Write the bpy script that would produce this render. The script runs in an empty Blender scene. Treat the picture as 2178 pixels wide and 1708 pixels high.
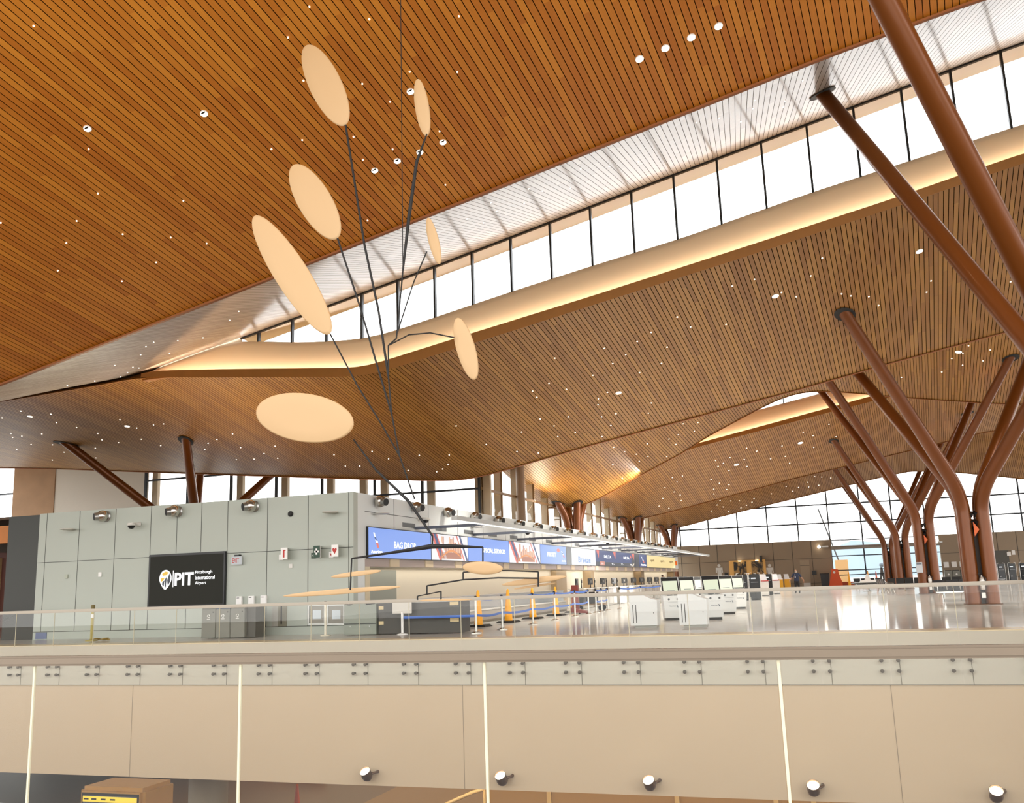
import bpy, bmesh, math, random
import numpy as np
from mathutils import Vector, Matrix

random.seed(7)
SC = bpy.context.scene
COL = SC.collection
PI = math.pi

# ------------------------------------------------------------------ camera frame
IMG_W, IMG_H, FPX, CAMH = 2178.0, 1708.0, 2006.0, 1.35
_y, _p, _r = (math.radians(a) for a in (-18.212, 11.006, -1.989))
FW = np.array([math.sin(_y) * math.cos(_p), math.cos(_y) * math.cos(_p), math.sin(_p)])
_rt0 = np.array([math.cos(_y), -math.sin(_y), 0.0])
_up0 = np.cross(_rt0, FW)
RT = _rt0 * math.cos(_r) + _up0 * math.sin(_r)
UP = -_rt0 * math.sin(_r) + _up0 * math.cos(_r)
EYE = np.array([0.0, 0.0, CAMH])


def ray(x, y):
    v = RT * (x - IMG_W / 2) - UP * (y - IMG_H / 2) + FW * FPX
    return v / np.linalg.norm(v)


def at_y(x, y, Y):
    r = ray(x, y)
    return EYE + r * Y / r[1]


def at_x(x, y, X):
    r = ray(x, y)
    return EYE + r * X / r[0]


def at_z(x, y, Z=0.0):
    r = ray(x, y)
    return EYE + r * (Z - CAMH) / r[2]


cam = bpy.data.cameras.new('camera')
cam.sensor_width = 36.0
cam.lens = 36.0 * FPX / IMG_W
cam.clip_start, cam.clip_end = 0.05, 3000
cam_o = bpy.data.objects.new('camera', cam)
COL.objects.link(cam_o)
M3 = Matrix((RT, UP, -FW)).transposed()
cam_o.matrix_world = Matrix.Translation(EYE) @ M3.to_4x4()
SC.camera = cam_o


# ------------------------------------------------------------------ materials
def lin(h):
    h = h.lstrip('#')
    c = [int(h[i:i + 2], 16) / 255 for i in (0, 2, 4)]
    return tuple(v / 12.92 if v <= .04045 else ((v + .055) / 1.055) ** 2.4 for v in c) + (1.0,)


MATS = {}


def mat(name, hexc='#808080', rough=.5, metal=0.0, emit=None, es=0.0, spec=.5, noise=0.0, nscale=8.0, coat=0.0):
    if name in MATS:
        return MATS[name]
    m = bpy.data.materials.new(name)
    m.use_nodes = True
    nt = m.node_tree
    b = nt.nodes['Principled BSDF']
    b.inputs['Base Color'].default_value = lin(hexc)
    b.inputs['Roughness'].default_value = rough
    b.inputs['Metallic'].default_value = metal
    b.inputs['Specular IOR Level'].default_value = spec
    b.inputs['Coat Weight'].default_value = coat
    if emit:
        b.inputs['Emission Color'].default_value = lin(emit)
        b.inputs['Emission Strength'].default_value = es
    if noise:
        tc = nt.nodes.new('ShaderNodeTexCoord')
        nz = nt.nodes.new('ShaderNodeTexNoise')
        nz.inputs['Scale'].default_value = nscale
        nz.inputs['Detail'].default_value = 4
        nt.links.new(tc.outputs['Object'], nz.inputs['Vector'])
        mr = nt.nodes.new('ShaderNodeMapRange')
        mr.inputs['To Min'].default_value = 1 - noise
        mr.inputs['To Max'].default_value = 1 + noise
        nt.links.new(nz.outputs['Fac'], mr.inputs['Value'])
        mx = nt.nodes.new('ShaderNodeMix')
        mx.data_type = 'RGBA'
        mx.blend_type = 'MULTIPLY'
        mx.inputs['Factor'].default_value = 1
        mx.inputs['A'].default_value = lin(hexc)
        nt.links.new(mr.outputs['Result'], mx.inputs['B'])
        nt.links.new(mx.outputs['Result'], b.inputs['Base Color'])
    MATS[name] = m
    return m


def glass(name, tint=(.96, .98, .97), ior=1.45, rough=0.0):
    if name in MATS:
        return MATS[name]
    m = bpy.data.materials.new(name)
    m.use_nodes = True
    nt = m.node_tree
    nt.nodes.clear()
    out = nt.nodes.new('ShaderNodeOutputMaterial')
    tr = nt.nodes.new('ShaderNodeBsdfTransparent')
    tr.inputs['Color'].default_value = tint + (1,)
    gl = nt.nodes.new('ShaderNodeBsdfGlossy')
    gl.inputs['Roughness'].default_value = rough
    fr = nt.nodes.new('ShaderNodeFresnel')
    # same reflectance on both faces of the thin sheet
    ge = nt.nodes.new('ShaderNodeNewGeometry')
    mr = nt.nodes.new('ShaderNodeMapRange')
    mr.inputs['To Min'].default_value = ior
    mr.inputs['To Max'].default_value = 1.0 / ior
    nt.links.new(ge.outputs['Backfacing'], mr.inputs['Value'])
    nt.links.new(mr.outputs['Result'], fr.inputs['IOR'])
    mx = nt.nodes.new('ShaderNodeMixShader')
    nt.links.new(fr.outputs['Fac'], mx.inputs['Fac'])
    nt.links.new(tr.outputs['BSDF'], mx.inputs[1])
    nt.links.new(gl.outputs['BSDF'], mx.inputs[2])
    nt.links.new(mx.outputs['Shader'], out.inputs['Surface'])
    MATS[name] = m
    return m


def slat_wood(name, c1, c2, gap='#140a04', rough=.42, coat=0.0, coat_rough=.1, gapw=.13, module=.1524, grainamt=.18, spec=.5):
    """Linear timber ceiling: boards along V, dark reveal between boards, UV in metres."""
    m = bpy.data.materials.new(name)
    m.use_nodes = True
    nt = m.node_tree
    N, L = nt.nodes, nt.links
    b = N['Principled BSDF']
    uv = N.new('ShaderNodeUVMap')
    sep = N.new('ShaderNodeSeparateXYZ')
    L.new(uv.outputs['UV'], sep.inputs['Vector'])

    def math_(op, a, bb=None):
        n = N.new('ShaderNodeMath')
        n.operation = op
        for i, v in enumerate((a, bb)):
            if v is None:
                continue
            if isinstance(v, (int, float)):
                n.inputs[i].default_value = v
            else:
                L.new(v, n.inputs[i])
        return n.outputs[0]
    u = math_('DIVIDE', sep.outputs['X'], module)
    fr = math_('FRACT', u)
    fl = math_('FLOOR', u)
    wn = N.new('ShaderNodeTexWhiteNoise')
    wn.noise_dimensions = '1D'
    L.new(fl, wn.inputs['W'])
    off = math_('MULTIPLY', wn.outputs['Value'], 7.3)
    v = math_('ADD', math_('DIVIDE', sep.outputs['Y'], 2.4), off)
    vf = math_('FLOOR', v)
    cmb = N.new('ShaderNodeCombineXYZ')
    L.new(fl, cmb.inputs['X'])
    L.new(vf, cmb.inputs['Y'])
    wn2 = N.new('ShaderNodeTexWhiteNoise')
    wn2.noise_dimensions = '2D'
    L.new(cmb.outputs['Vector'], wn2.inputs['Vector'])
    ramp = N.new('ShaderNodeMix')
    ramp.data_type = 'RGBA'
    ramp.inputs['A'].default_value = lin(c1)
    ramp.inputs['B'].default_value = lin(c2)
    L.new(wn2.outputs['Value'], ramp.inputs['Factor'])
    g = N.new('ShaderNodeTexNoise')
    g.inputs['Scale'].default_value = 1.0
    g.inputs['Detail'].default_value = 5
    cm2 = N.new('ShaderNodeCombineXYZ')
    L.new(math_('MULTIPLY', sep.outputs['X'], 60), cm2.inputs['X'])
    L.new(math_('MULTIPLY', sep.outputs['Y'], 3), cm2.inputs['Y'])
    L.new(wn2.outputs['Value'], cm2.inputs['Z'])
    L.new(cm2.outputs['Vector'], g.inputs['Vector'])
    mr = N.new('ShaderNodeMapRange')
    mr.inputs['To Min'].default_value = 1 - grainamt
    mr.inputs['To Max'].default_value = 1 + grainamt
    L.new(g.outputs['Fac'], mr.inputs['Value'])
    mul = N.new('ShaderNodeMix')
    mul.data_type = 'RGBA'
    mul.blend_type = 'MULTIPLY'
    mul.inputs['Factor'].default_value = 1
    L.new(ramp.outputs['Result'], mul.inputs['A'])
    L.new(mr.outputs['Result'], mul.inputs['B'])
    isgap = math_('LESS_THAN', fr, gapw)
    fin = N.new('ShaderNodeMix')
    fin.data_type = 'RGBA'
    L.new(isgap, fin.inputs['Factor'])
    L.new(mul.outputs['Result'], fin.inputs['A'])
    fin.inputs['B'].default_value = lin(gap)
    L.new(fin.outputs['Result'], b.inputs['Base Color'])
    sp = N.new('ShaderNodeMapRange')
    sp.inputs['To Min'].default_value = spec
    sp.inputs['To Max'].default_value = 0.0
    L.new(isgap, sp.inputs['Value'])
    L.new(sp.outputs['Result'], b.inputs['Specular IOR Level'])
    b.inputs['Roughness'].default_value = rough
    cg = N.new('ShaderNodeMapRange')
    cg.inputs['To Min'].default_value = coat
    cg.inputs['To Max'].default_value = coat * .25
    L.new(isgap, cg.inputs['Value'])
    L.new(cg.outputs['Result'], b.inputs['Coat Weight'])
    b.inputs['Coat Roughness'].default_value = coat_rough
    MATS[name] = m
    return m


# ------------------------------------------------------------------ mesh builder
class MB:
    def __init__(s):
        s.v, s.f, s.uv = [], [], []

    def add(s, vs, fs, uvs=None):
        o = len(s.v)
        s.v += [tuple(map(float, v)) for v in vs]
        s.f += [tuple(i + o for i in f) for f in fs]
        if uvs:
            s.uv += uvs
        return s

    def box(s, x0, y0, z0, x1, y1, z1):
        vs = [(x0, y0, z0), (x1, y0, z0), (x1, y1, z0), (x0, y1, z0), (x0, y0, z1), (x1, y0, z1), (x1, y1, z1), (x0, y1, z1)]
        return s.add(vs, [(0, 3, 2, 1), (4, 5, 6, 7), (0, 1, 5, 4), (1, 2, 6, 5), (2, 3, 7, 6), (3, 0, 4, 7)])

    def bbox(s, x0, y0, z0, x1, y1, z1, b=.02):
        """box with all edges chamfered by b"""
        b = min(b, abs(x1 - x0) * .45, abs(y1 - y0) * .45, abs(z1 - z0) * .45)
        bm = bmesh.new()
        bmesh.ops.create_cube(bm, size=1)
        for v in bm.verts:
            v.co = Vector(((x0 + x1) / 2 + v.co.x * (x1 - x0), (y0 + y1) / 2 + v.co.y * (y1 - y0), (z0 + z1) / 2 + v.co.z * (z1 - z0)))
        bmesh.ops.bevel(bm, geom=list(bm.edges), offset=b, segments=2, affect='EDGES')
        bm.verts.index_update()
        s.add([v.co for v in bm.verts], [[v.index for v in f.verts] for f in bm.faces])
        bm.free()
        return s

    def hexa(s, bot, top):
        """two quads of 3d points"""
        return s.add(list(bot) + list(top), [(3, 2, 1, 0), (4, 5, 6, 7), (0, 1, 5, 4), (1, 2, 6, 5), (2, 3, 7, 6), (3, 0, 4, 7)])

    def prism(s, pts, o, ex, ey, en, d):
        """polygon pts (2d) in frame o,ex,ey extruded by d along en"""
        o, ex, ey, en = (np.array(a, float) for a in (o, ex, ey, en))
        n = len(pts)
        a = [o + ex * p[0] + ey * p[1] for p in pts]
        b = [q + en * d for q in a]
        fs = [tuple(range(n))[::-1], tuple(range(n, 2 * n))]
        fs += [(i, (i + 1) % n, n + (i + 1) % n, n + i) for i in range(n)]
        return s.add(a + b, fs)

    def tube(s, path, rad, seg=12, cap=True):
        P = [np.array(p, float) for p in path]
        n = len(P)
        if not hasattr(rad, '__len__'):
            rad = [rad] * n
        T = []
        for i in range(n):
            t = P[min(i + 1, n - 1)] - P[max(i - 1, 0)]
            T.append(t / (np.linalg.norm(t) + 1e-12))
        a = np.array([0, 0, 1.0]) if abs(T[0][2]) < .9 else np.array([1.0, 0, 0])
        u = np.cross(T[0], a)
        u /= np.linalg.norm(u)
        vs = []
        for i in range(n):
            u = u - T[i] * np.dot(u, T[i])
            u /= np.linalg.norm(u)
            w = np.cross(T[i], u)
            for k in range(seg):
                c, q = math.cos(2 * PI * k / seg), math.sin(2 * PI * k / seg)
                vs.append(P[i] + (u * c + w * q) * rad[i])
        fs = []
        for i in range(n - 1):
            for k in range(seg):
                k2 = (k + 1) % seg
                fs.append((i * seg + k, i * seg + k2, (i + 1) * seg + k2, (i + 1) * seg + k))
        if cap:
            fs.append(tuple(range(seg))[::-1])
            fs.append(tuple(range((n - 1) * seg, n * seg)))
        return s.add(vs, fs)

    def lathe(s, o, ax, prof, seg=16):
        """profile [(r,h)] spun about axis ax at o"""
        o, ax = np.array(o, float), np.array(ax, float)
        ax = ax / np.linalg.norm(ax)
        a = np.array([0, 0, 1.0]) if abs(ax[2]) < .9 else np.array([1.0, 0, 0])
        u = np.cross(ax, a)
        u /= np.linalg.norm(u)
        w = np.cross(ax, u)
        vs = []
        for r, h in prof:
            for k in range(seg):
                t = 2 * PI * k / seg
                vs.append(o + ax * h + (u * math.cos(t) + w * math.sin(t)) * r)
        fs = []
        for i in range(len(prof) - 1):
            for k in range(seg):
                k2 = (k + 1) % seg
                fs.append((i * seg + k, i * seg + k2, (i + 1) * seg + k2, (i + 1) * seg + k))
        if prof[0][0] > 1e-4:
            fs.append(tuple(range(seg))[::-1])
        if prof[-1][0] > 1e-4:
            fs.append(tuple(range((len(prof) - 1) * seg, len(prof) * seg)))
        return s.add(vs, fs)

    def ball(s, c, r, seg=14, rings=9, sc=(1, 1, 1)):
        pr = [(max(1e-5, r * math.sin(PI * i / rings)), -r * math.cos(PI * i / rings)) for i in range(rings + 1)]
        t = MB().lathe((0, 0, 0), (0, 0, 1), pr, seg)
        s.add([(c[0] + v[0] * sc[0], c[1] + v[1] * sc[1], c[2] + v[2] * sc[2]) for v in t.v], t.f)
        return s

    def grid(s, rows, uvrows=None):
        n, k = len(rows), len(rows[0])
        vs = [p for r in rows for p in r]
        fs = [(i * k + j, i * k + j + 1, (i + 1) * k + j + 1, (i + 1) * k + j) for i in range(n - 1) for j in range(k - 1)]
        return s.add(vs, fs, [q for r in uvrows for q in r] if uvrows else None)

    def build(s, name, m, parent=None, smooth=35, origin=None):
        me = bpy.data.meshes.new(name)
        off = np.array(origin if origin is not None else (0, 0, 0), float)
        me.from_pydata([tuple(np.array(v) - off) for v in s.v], [], s.f)
        if s.uv:
            l = me.uv_layers.new(name='UVMap')
            for lp in me.loops:
                l.data[lp.index].uv = s.uv[lp.vertex_index]
        me.materials.append(m)
        bm = bmesh.new()
        bm.from_mesh(me)
        if not s.uv:
            bmesh.ops.recalc_face_normals(bm, faces=bm.faces)
        bm.to_mesh(me)
        bm.free()
        if smooth:
            me.shade_smooth()
            me.set_sharp_from_angle(angle=math.radians(smooth))
        o = bpy.data.objects.new(name, me)
        COL.objects.link(o)
        o.location = tuple(off)
        if parent is not None:
            o.parent = parent
            # parents carry a location of their own: keep world placement
            pw = Vector((0, 0, 0))
            q = parent
            while q is not None:
                pw += q.location
                q = q.parent
            o.location = Vector(tuple(off)) - pw
        return o


def tag(o, label=None, cat=None, group=None, kind=None):
    if label:
        o['label'] = label
    if cat:
        o['category'] = cat
    if group:
        o['group'] = group
    if kind:
        o['kind'] = kind
    return o


def empty(name, loc, label, cat, group=None):
    o = bpy.data.objects.new(name, None)
    COL.objects.link(o)
    o.location = tuple(map(float, loc))
    o.empty_display_size = .2
    return tag(o, label, cat, group)


def struct(o):
    o['kind'] = 'structure'
    return o


def copy_tree(o, parent=None):
    c = o.copy()
    COL.objects.link(c)
    c.parent = parent
    for ch in list(o.children):
        copy_tree(ch, c)
    return c


def place(src, loc, rz=0.0, label=None, group=None, scale=None):
    c = copy_tree(src)
    c.location = tuple(map(float, loc))
    c.rotation_euler = (0, 0, rz)
    if label:
        c['label'] = label
    if group:
        c['group'] = group
    if scale:
        c.scale = scale
    return c


_txt = {}


def text(name, body, o, ex, ey, w, h, m, parent, bold=0.0):
    """flat lettering fitted into the w x h rectangle whose lower left corner is o"""
    cu = bpy.data.curves.new('t', 'FONT')
    cu.body = body
    cu.offset = bold
    cu.resolution_u = 2
    to = bpy.data.objects.new('t', cu)
    COL.objects.link(to)
    dg = bpy.context.evaluated_depsgraph_get()
    dg.update()
    me = bpy.data.meshes.new_from_object(to.evaluated_get(dg))
    bpy.data.objects.remove(to)
    bpy.data.curves.remove(cu)
    xs = [v.co.x for v in me.vertices]
    ys = [v.co.y for v in me.vertices]
    x0, x1, y0, y1 = min(xs), max(xs), min(ys), max(ys)
    o, ex, ey = (np.array(a, float) for a in (o, ex, ey))
    b = MB()
    vs = [o + ex * ((v.co.x - x0) / (x1 - x0) * w) + ey * ((v.co.y - y0) / (y1 - y0) * h) for v in me.vertices]
    b.add(vs, [tuple(p.vertices) for p in me.polygons])
    bpy.data.meshes.remove(me)
    return b.build(name, m, parent, smooth=0)


def world_loc(o):
    p = Vector((0, 0, 0))
    while o is not None:
        p += o.location
        o = o.parent
    return p

# ------------------------------------------------------------------ world
w = bpy.data.worlds.new('world')
SC.world = w
w.use_nodes = True
nt = w.node_tree
bg = nt.nodes['Background']
sky_tc = nt.nodes.new('ShaderNodeTexCoord')
sky_sep = nt.nodes.new('ShaderNodeSeparateXYZ')
nt.links.new(sky_tc.outputs['Generated'], sky_sep.inputs['Vector'])
sky_r = nt.nodes.new('ShaderNodeValToRGB')
sky_r.color_ramp.elements[0].position = 0.0
sky_r.color_ramp.elements[0].color = (1.0, .97, .93, 1)
sky_r.color_ramp.elements[1].position = .6
sky_r.color_ramp.elements[1].color = (.90, .95, 1.0, 1)
nt.links.new(sky_sep.outputs['Z'], sky_r.inputs['Fac'])
nt.links.new(sky_r.outputs['Color'], bg.inputs['Color'])
bg.inputs['Strength'].default_value = 2.8

SC.view_settings.view_transform = 'Standard'
SC.view_settings.look = 'None'
SC.view_settings.exposure = 0.45
SC.cycles.use_denoising = True
SC.cycles.max_bounces = 7
SC.cycles.diffuse_bounces = 4
SC.cycles.glossy_bounces = 4
SC.cycles.transparent_max_bounces = 24
SC.cycles.sample_clamp_indirect = 6.0
SC.cycles.caustics_reflective = False

# ------------------------------------------------------------------ ceiling curves (X, Z) per line of constant depth Y
XL, XR = -52.0, 30.0
K = {
    'fold1': (21.2, [(-52, 6.2), (-36, 6.2), (-30, 6.55), (-23, 7.73), (-19.4, 8.53), (-13.7, 9.78), (-4.2, 11.92), (.8, 13.05), (4.1, 13.71), (8, 14.2), (13, 14.2), (20, 13), (30, 11)]),
    'head1': (30.8, [(-52, 9.75), (-33.3, 10.01), (-30, 10.15), (-26.1, 10.26), (-25.3, 10.43), (-24.1, 10.71), (-21.2, 11.29), (-12.9, 13.07), (-4, 15.08), (7.2, 17.56), (11, 18.1), (16, 17.8), (24, 16), (30, 14)]),
    'sill1': (30.8, [(-52, 9.9), (-25, 10.75), (-21.4, 11.16), (-18.5, 10.75), (-16.2, 10.6), (-15.1, 10.68), (-14.4, 10.8), (-10, 11.66), (-7, 12.2), (-3.7, 12.76), (.5, 13.66), (6.9, 14.82), (10, 15.3), (16, 15.2), (24, 13.6), (30, 12)]),
    'cove1': (29.9, [(-52, 9.6), (-33, 9.7), (-26, 10.0), (-24.5, 10.1), (-20.8, 9.77), (-15.7, 9.27), (-15.2, 9.3), (-14.7, 9.4), (-11.2, 10.04), (-6.9, 10.81), (-1.6, 11.82), (2.8, 12.68), (6.5, 13.49), (10, 14), (16, 14), (24, 12.6), (30, 11)]),
    'front1': (29.9, [(-52, 9.45), (-33, 9.6), (-27, 9.85), (-25.3, 9.95), (-22.6, 9.64), (-16.8, 9.06), (-15.6, 8.97), (-15.1, 8.97), (-14.7, 9.04), (-9.8, 9.94), (-6.9, 10.5), (-1.7, 11.48), (3, 12.44), (6.5, 13.2), (10, 13.7), (16, 13.7), (24, 12.3), (30, 10.7)]),
    'fold2': (41.0, [(-52, 9.3), (-44, 8.84), (-40, 8.5), (-28.8, 7.38), (-21.7, 6.7), (-17.5, 6.33), (-16.2, 6.26), (-15, 6.38), (-13.7, 6.63), (-9.8, 7.42), (-5.5, 8.2), (-.7, 9.07), (2.7, 9.76), (8.1, 10.75), (13, 11.2), (20, 10.4), (30, 8.6)]),
    'head2': (51.3, [(-52, 12), (-21, 8.9), (-18, 9.1), (-10, 11.8), (-4, 13.9), (0, 15.2), (5, 15.6), (9, 14.4), (14, 13.6), (20, 13), (30, 11)]),
    'front2': (50.4, [(-52, 11), (-21, 8.5), (-18, 8.6), (-10, 11.0), (-4, 13.0), (0, 14.3), (5, 14.7), (9, 13.7), (14, 12.9), (20, 12.3), (30, 10.5)]),
    'fold3': (61.8, [(-21, 6.5), (-17.6, 6.40), (-16.5, 6.38), (-15.9, 6.42), (-14.8, 6.68), (-13.7, 7.18), (-12.3, 7.87), (-10.4, 8.74), (-8.4, 9.63), (-7.2, 10.35), (-3.8, 11.88), (-2.6, 12.38), (-1.4, 12.72), (-.3, 12.8), (.6, 12.73), (2.3, 12.42), (5, 11.88), (7.3, 11.48), (10.1, 11.02), (14, 10.5), (20, 9.8), (30, 8.5)]),
    'head3': (72.0, [(-21, 9), (-16, 9.2), (-10, 12), (-4.4, 16), (0, 17.4), (6, 17.2), (12, 14.8), (18, 13), (30, 10)]),
    'sill3': (72.0, [(-21, 8.8), (-16, 9.1), (-10, 11.8), (-8, 12.95), (-4.4, 13.62), (.7, 14.54), (5, 15.3), (8, 15), (12, 14.5), (18, 12.8), (30, 9.8)]),
    'cove3': (71.2, [(-21, 8.5), (-16, 8.9), (-10, 11.1), (-8.3, 11.45), (1.3, 13.29), (4.1, 13.85), (7, 14.1), (12, 13.4), (18, 12.2), (30, 9.5)]),
    'front3': (71.2, [(-21, 8.3), (-16, 8.7), (-9.9, 10.85), (-8.3, 11.19), (-5, 11.78), (1.3, 12.97), (4.7, 13.58), (7, 13.8), (12, 13.1), (18, 12), (30, 9.3)]),
    'fold4': (82.6, [(-21, 6.6), (-17.6, 6.53), (-16.4, 6.55), (-14.1, 6.95), (-11.6, 7.43), (-6.2, 8.55), (-2.5, 9.33), (3.6, 10.42), (6.4, 10.93), (12.7, 12.1), (17, 12), (22, 11), (30, 9)]),
    'head4': (92.8, [(-21, 9), (-16, 9.2), (-8, 11.8), (0, 14.2), (8, 15.6), (14, 15.2), (20, 13), (30, 10)]),
    'front4': (91.9, [(-21, 8.6), (-16, 8.8), (-8, 11.2), (0, 13.4), (8, 14.8), (14, 14.2), (20, 12.4), (30, 9.5)]),
    'fold5': (103.0, [(-21, 6.8), (-18.2, 6.68), (-17, 6.65), (-14.6, 6.99), (-12.6, 7.43), (-6.2, 8.67), (-.2, 9.78), (5.3, 10.84), (8.3, 11.3), (12.4, 10.88), (18.4, 9.81), (24, 9), (30, 8.4)]),
}
XS = np.arange(XL - 6, XR + 6.01, .25)


def curve(k, xs):
    Y, p = K[k]
    x = [q[0] for q in p]
    z = [q[1] for q in p]
    zz = np.interp(XS, x, z)
    ker = np.exp(-.5 * (np.arange(-6, 7) * .25 / .45) ** 2)
    ker /= ker.sum()
    zz = np.convolve(np.pad(zz, 6, mode='edge'), ker, mode='valid')
    return np.interp(xs, XS, zz)


K['crest0'] = (8.5, [(x, z + .26 * 12.7) for x, z in K['fold1'][1]])
K['back0'] = (5.6, [(x, z + 1.4) for x, z in K['crest0'][1]])


def surf_z(a, b, X, Y):
    Ya, Yb = K[a][0], K[b][0]
    t = (Y - Ya) / (Yb - Ya)
    return curve(a, [X])[0] * (1 - t) + curve(b, [X])[0] * t


def roof(a, b, m, k, x0, x1, name='ceiling', ny=8, step=.6):
    xs = np.arange(x0, x1 + .01, step)
    Ya, Yb = K[a][0], K[b][0]
    za, zb = curve(a, xs), curve(b, xs)
    rows, uvs = [], []
    for i in range(ny + 1):
        t = i / ny
        Y = Ya + (Yb - Ya) * t
        z = za * (1 - t) + zb * t
        rows.append([(x, Y, q) for x, q in zip(xs, z)])
        uvs.append([(x - k * Y, Y) for x in xs])
    mb = MB().grid(rows, uvs)
    return struct(mb.build(name, m, None, smooth=60))


wood_near = slat_wood('wood_near', '#b86a1c', '#d4882c', rough=.45, gapw=.12)
wood_soffit = slat_wood('wood_soffit', '#877b70', '#a2988e', gap='#3a2c20', rough=.4, coat=.28, coat_rough=.10, gapw=.10, spec=.4)  # same timber as the other ceilings, greyed so its colour carries window glare
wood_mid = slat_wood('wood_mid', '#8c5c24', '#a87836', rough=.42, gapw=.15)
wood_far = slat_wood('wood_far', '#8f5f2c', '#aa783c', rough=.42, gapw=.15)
wood_trim = mat('wood_trim', '#a06a2c', .5, noise=.12, nscale=3)
wood_edge = mat('wood_edge', '#8f4f1a', .5)
KA, KB_ = .10, -.07
roof('back0', 'crest0', wood_near, KB_, XL, XR)
roof('crest0', 'fold1', wood_near, KA, XL, XR)
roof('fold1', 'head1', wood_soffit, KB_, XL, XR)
roof('front1', 'fold2', wood_mid, .07, XL, XR, ny=10)
roof('fold2', 'head2', wood_mid, KB_, XL, XR)
roof('front2', 'fold3', wood_mid, .07, -18.3, XR)
roof('fold3', 'head3', wood_far, KB_, -18.3, XR)
roof('front3', 'fold4', wood_far, .07, -18.3, XR)
roof('fold4', 'head4', wood_far, KB_, -18.3, XR)
roof('front4', 'fold5', wood_far, .05, -18.3, XR)
K['end5'] = (108.6, [(x, z + .9) for x, z in K['fold5'][1]])
roof('fold5', 'end5', wood_far, KB_, -18.3, XR)


def lip(k, h, d, name, m, x0, x1):
    """thin edge board along a fold"""
    xs = np.arange(x0, x1 + .01, .6)
    Y = K[k][0]
    z = curve(k, xs)
    rows = [[(x, Y - d, q - .015) for x, q in zip(xs, z)], [(x, Y - d, q - h) for x, q in zip(xs, z)], [(x, Y + d, q - h) for x, q in zip(xs, z)], [(x, Y + d, q + .02) for x, q in zip(xs, z)]]
    return struct(MB().grid(rows).build(name, m, None, smooth=30))


lip('fold1', .07, .05, 'trim_1', wood_edge, XL, XR)
lip('fold2', .05, .04, 'trim_2', wood_edge, XL, XR)
lip('fold3', .05, .04, 'trim_3', wood_edge, -18.3, XR)
lip('fold4', .05, .04, 'trim_4', wood_edge, -18.3, XR)
lip('fold5', .05, .04, 'trim_5', wood_edge, -18.3, XR)

cream = mat('cream_plaster', '#e2cfb0', .6)
led = mat('led_strip', '#ffe2b0', .5, emit='#fff0d8', es=30.0)


def shelf(n, x0, x1, tn):
    xs = np.arange(x0, x1 + .01, .5)
    Yf, Ys = K['front%d' % n][0], K['sill%d' % n][0]
    fr, cv = curve('front%d' % n, xs), curve('cove%d' % n, xs)
    si = np.minimum(curve('sill%d' % n, xs), curve('head%d' % n, xs) - .02)
    si = np.maximum(si, cv + .05)
    fr = np.minimum(fr, cv - .03)

    def row(Y, z):
        return [(x, Y, q) for x, q in zip(xs, z)]
    # face board of the shelf
    struct(MB().grid([row(Yf + .05, fr), row(Yf - .02, fr - .02), row(Yf - .02, cv), row(Yf + .06, cv), row(Yf + .06, cv - .28), row(Yf + .34, cv - .28)]).build('trim_%d' % tn, wood_trim, None, smooth=25))
    # concave cream reflector up to the window sill
    rows = []
    for t, dy in ((0, .36), (.12, .40), (.3, .48), (.5, .58), (.7, .70), (.88, .82), (1, .90)):
        rows.append(row(Yf + dy, (cv - .28) * (1 - t) + si * t))
    rows.append(row(Ys + .15, si))
    struct(MB().grid(rows).build('trim_%d' % (tn + 1), cream, None, smooth=80))
    # light strip lying in the trough
    z = cv - .20
    struct(MB().grid([row(Yf + .12, z), row(Yf + .26, z + .02)]).build('trim_%d' % (tn + 2), led, None, smooth=0))


shelf(1, -25.2, XR, 6)
_x = np.arange(-52, -24.6, .5)
_h, _f = curve('head1', _x), curve('front1', _x)
struct(MB().grid([[(x, 30.82, q) for x, q in zip(_x, _h + .02)], [(x, 30.3, q) for x, q in zip(_x, (_h + _f) / 2)], [(x, 29.86, q) for x, q in zip(_x, _f - .07)], [(x, 29.93, q) for x, q in zip(_x, _f - .07)]]).build('ceiling', wood_trim, None, smooth=60))
_x = np.arange(-25.5, -21.0, .25)
_h, _s = curve('head1', _x), curve('cove1', _x)
struct(MB().grid([[(x, 30.86, q) for x, q in zip(_x, _h + .1)], [(x, 30.86, q) for x, q in zip(_x, _s - .4)]]).build('wall_closure', cream, None, smooth=60))
shelf(3, -10.4, 12, 9)

# clerestory glazing of the near bay
alu_dark = mat('mullion_dark', '#2c2f33', .4, .6)
alu_light = mat('mullion_light', '#dfe5ec', .6)
pane_m = glass('window_glass', (.99, .995, 1.0), 1.12)


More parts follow.
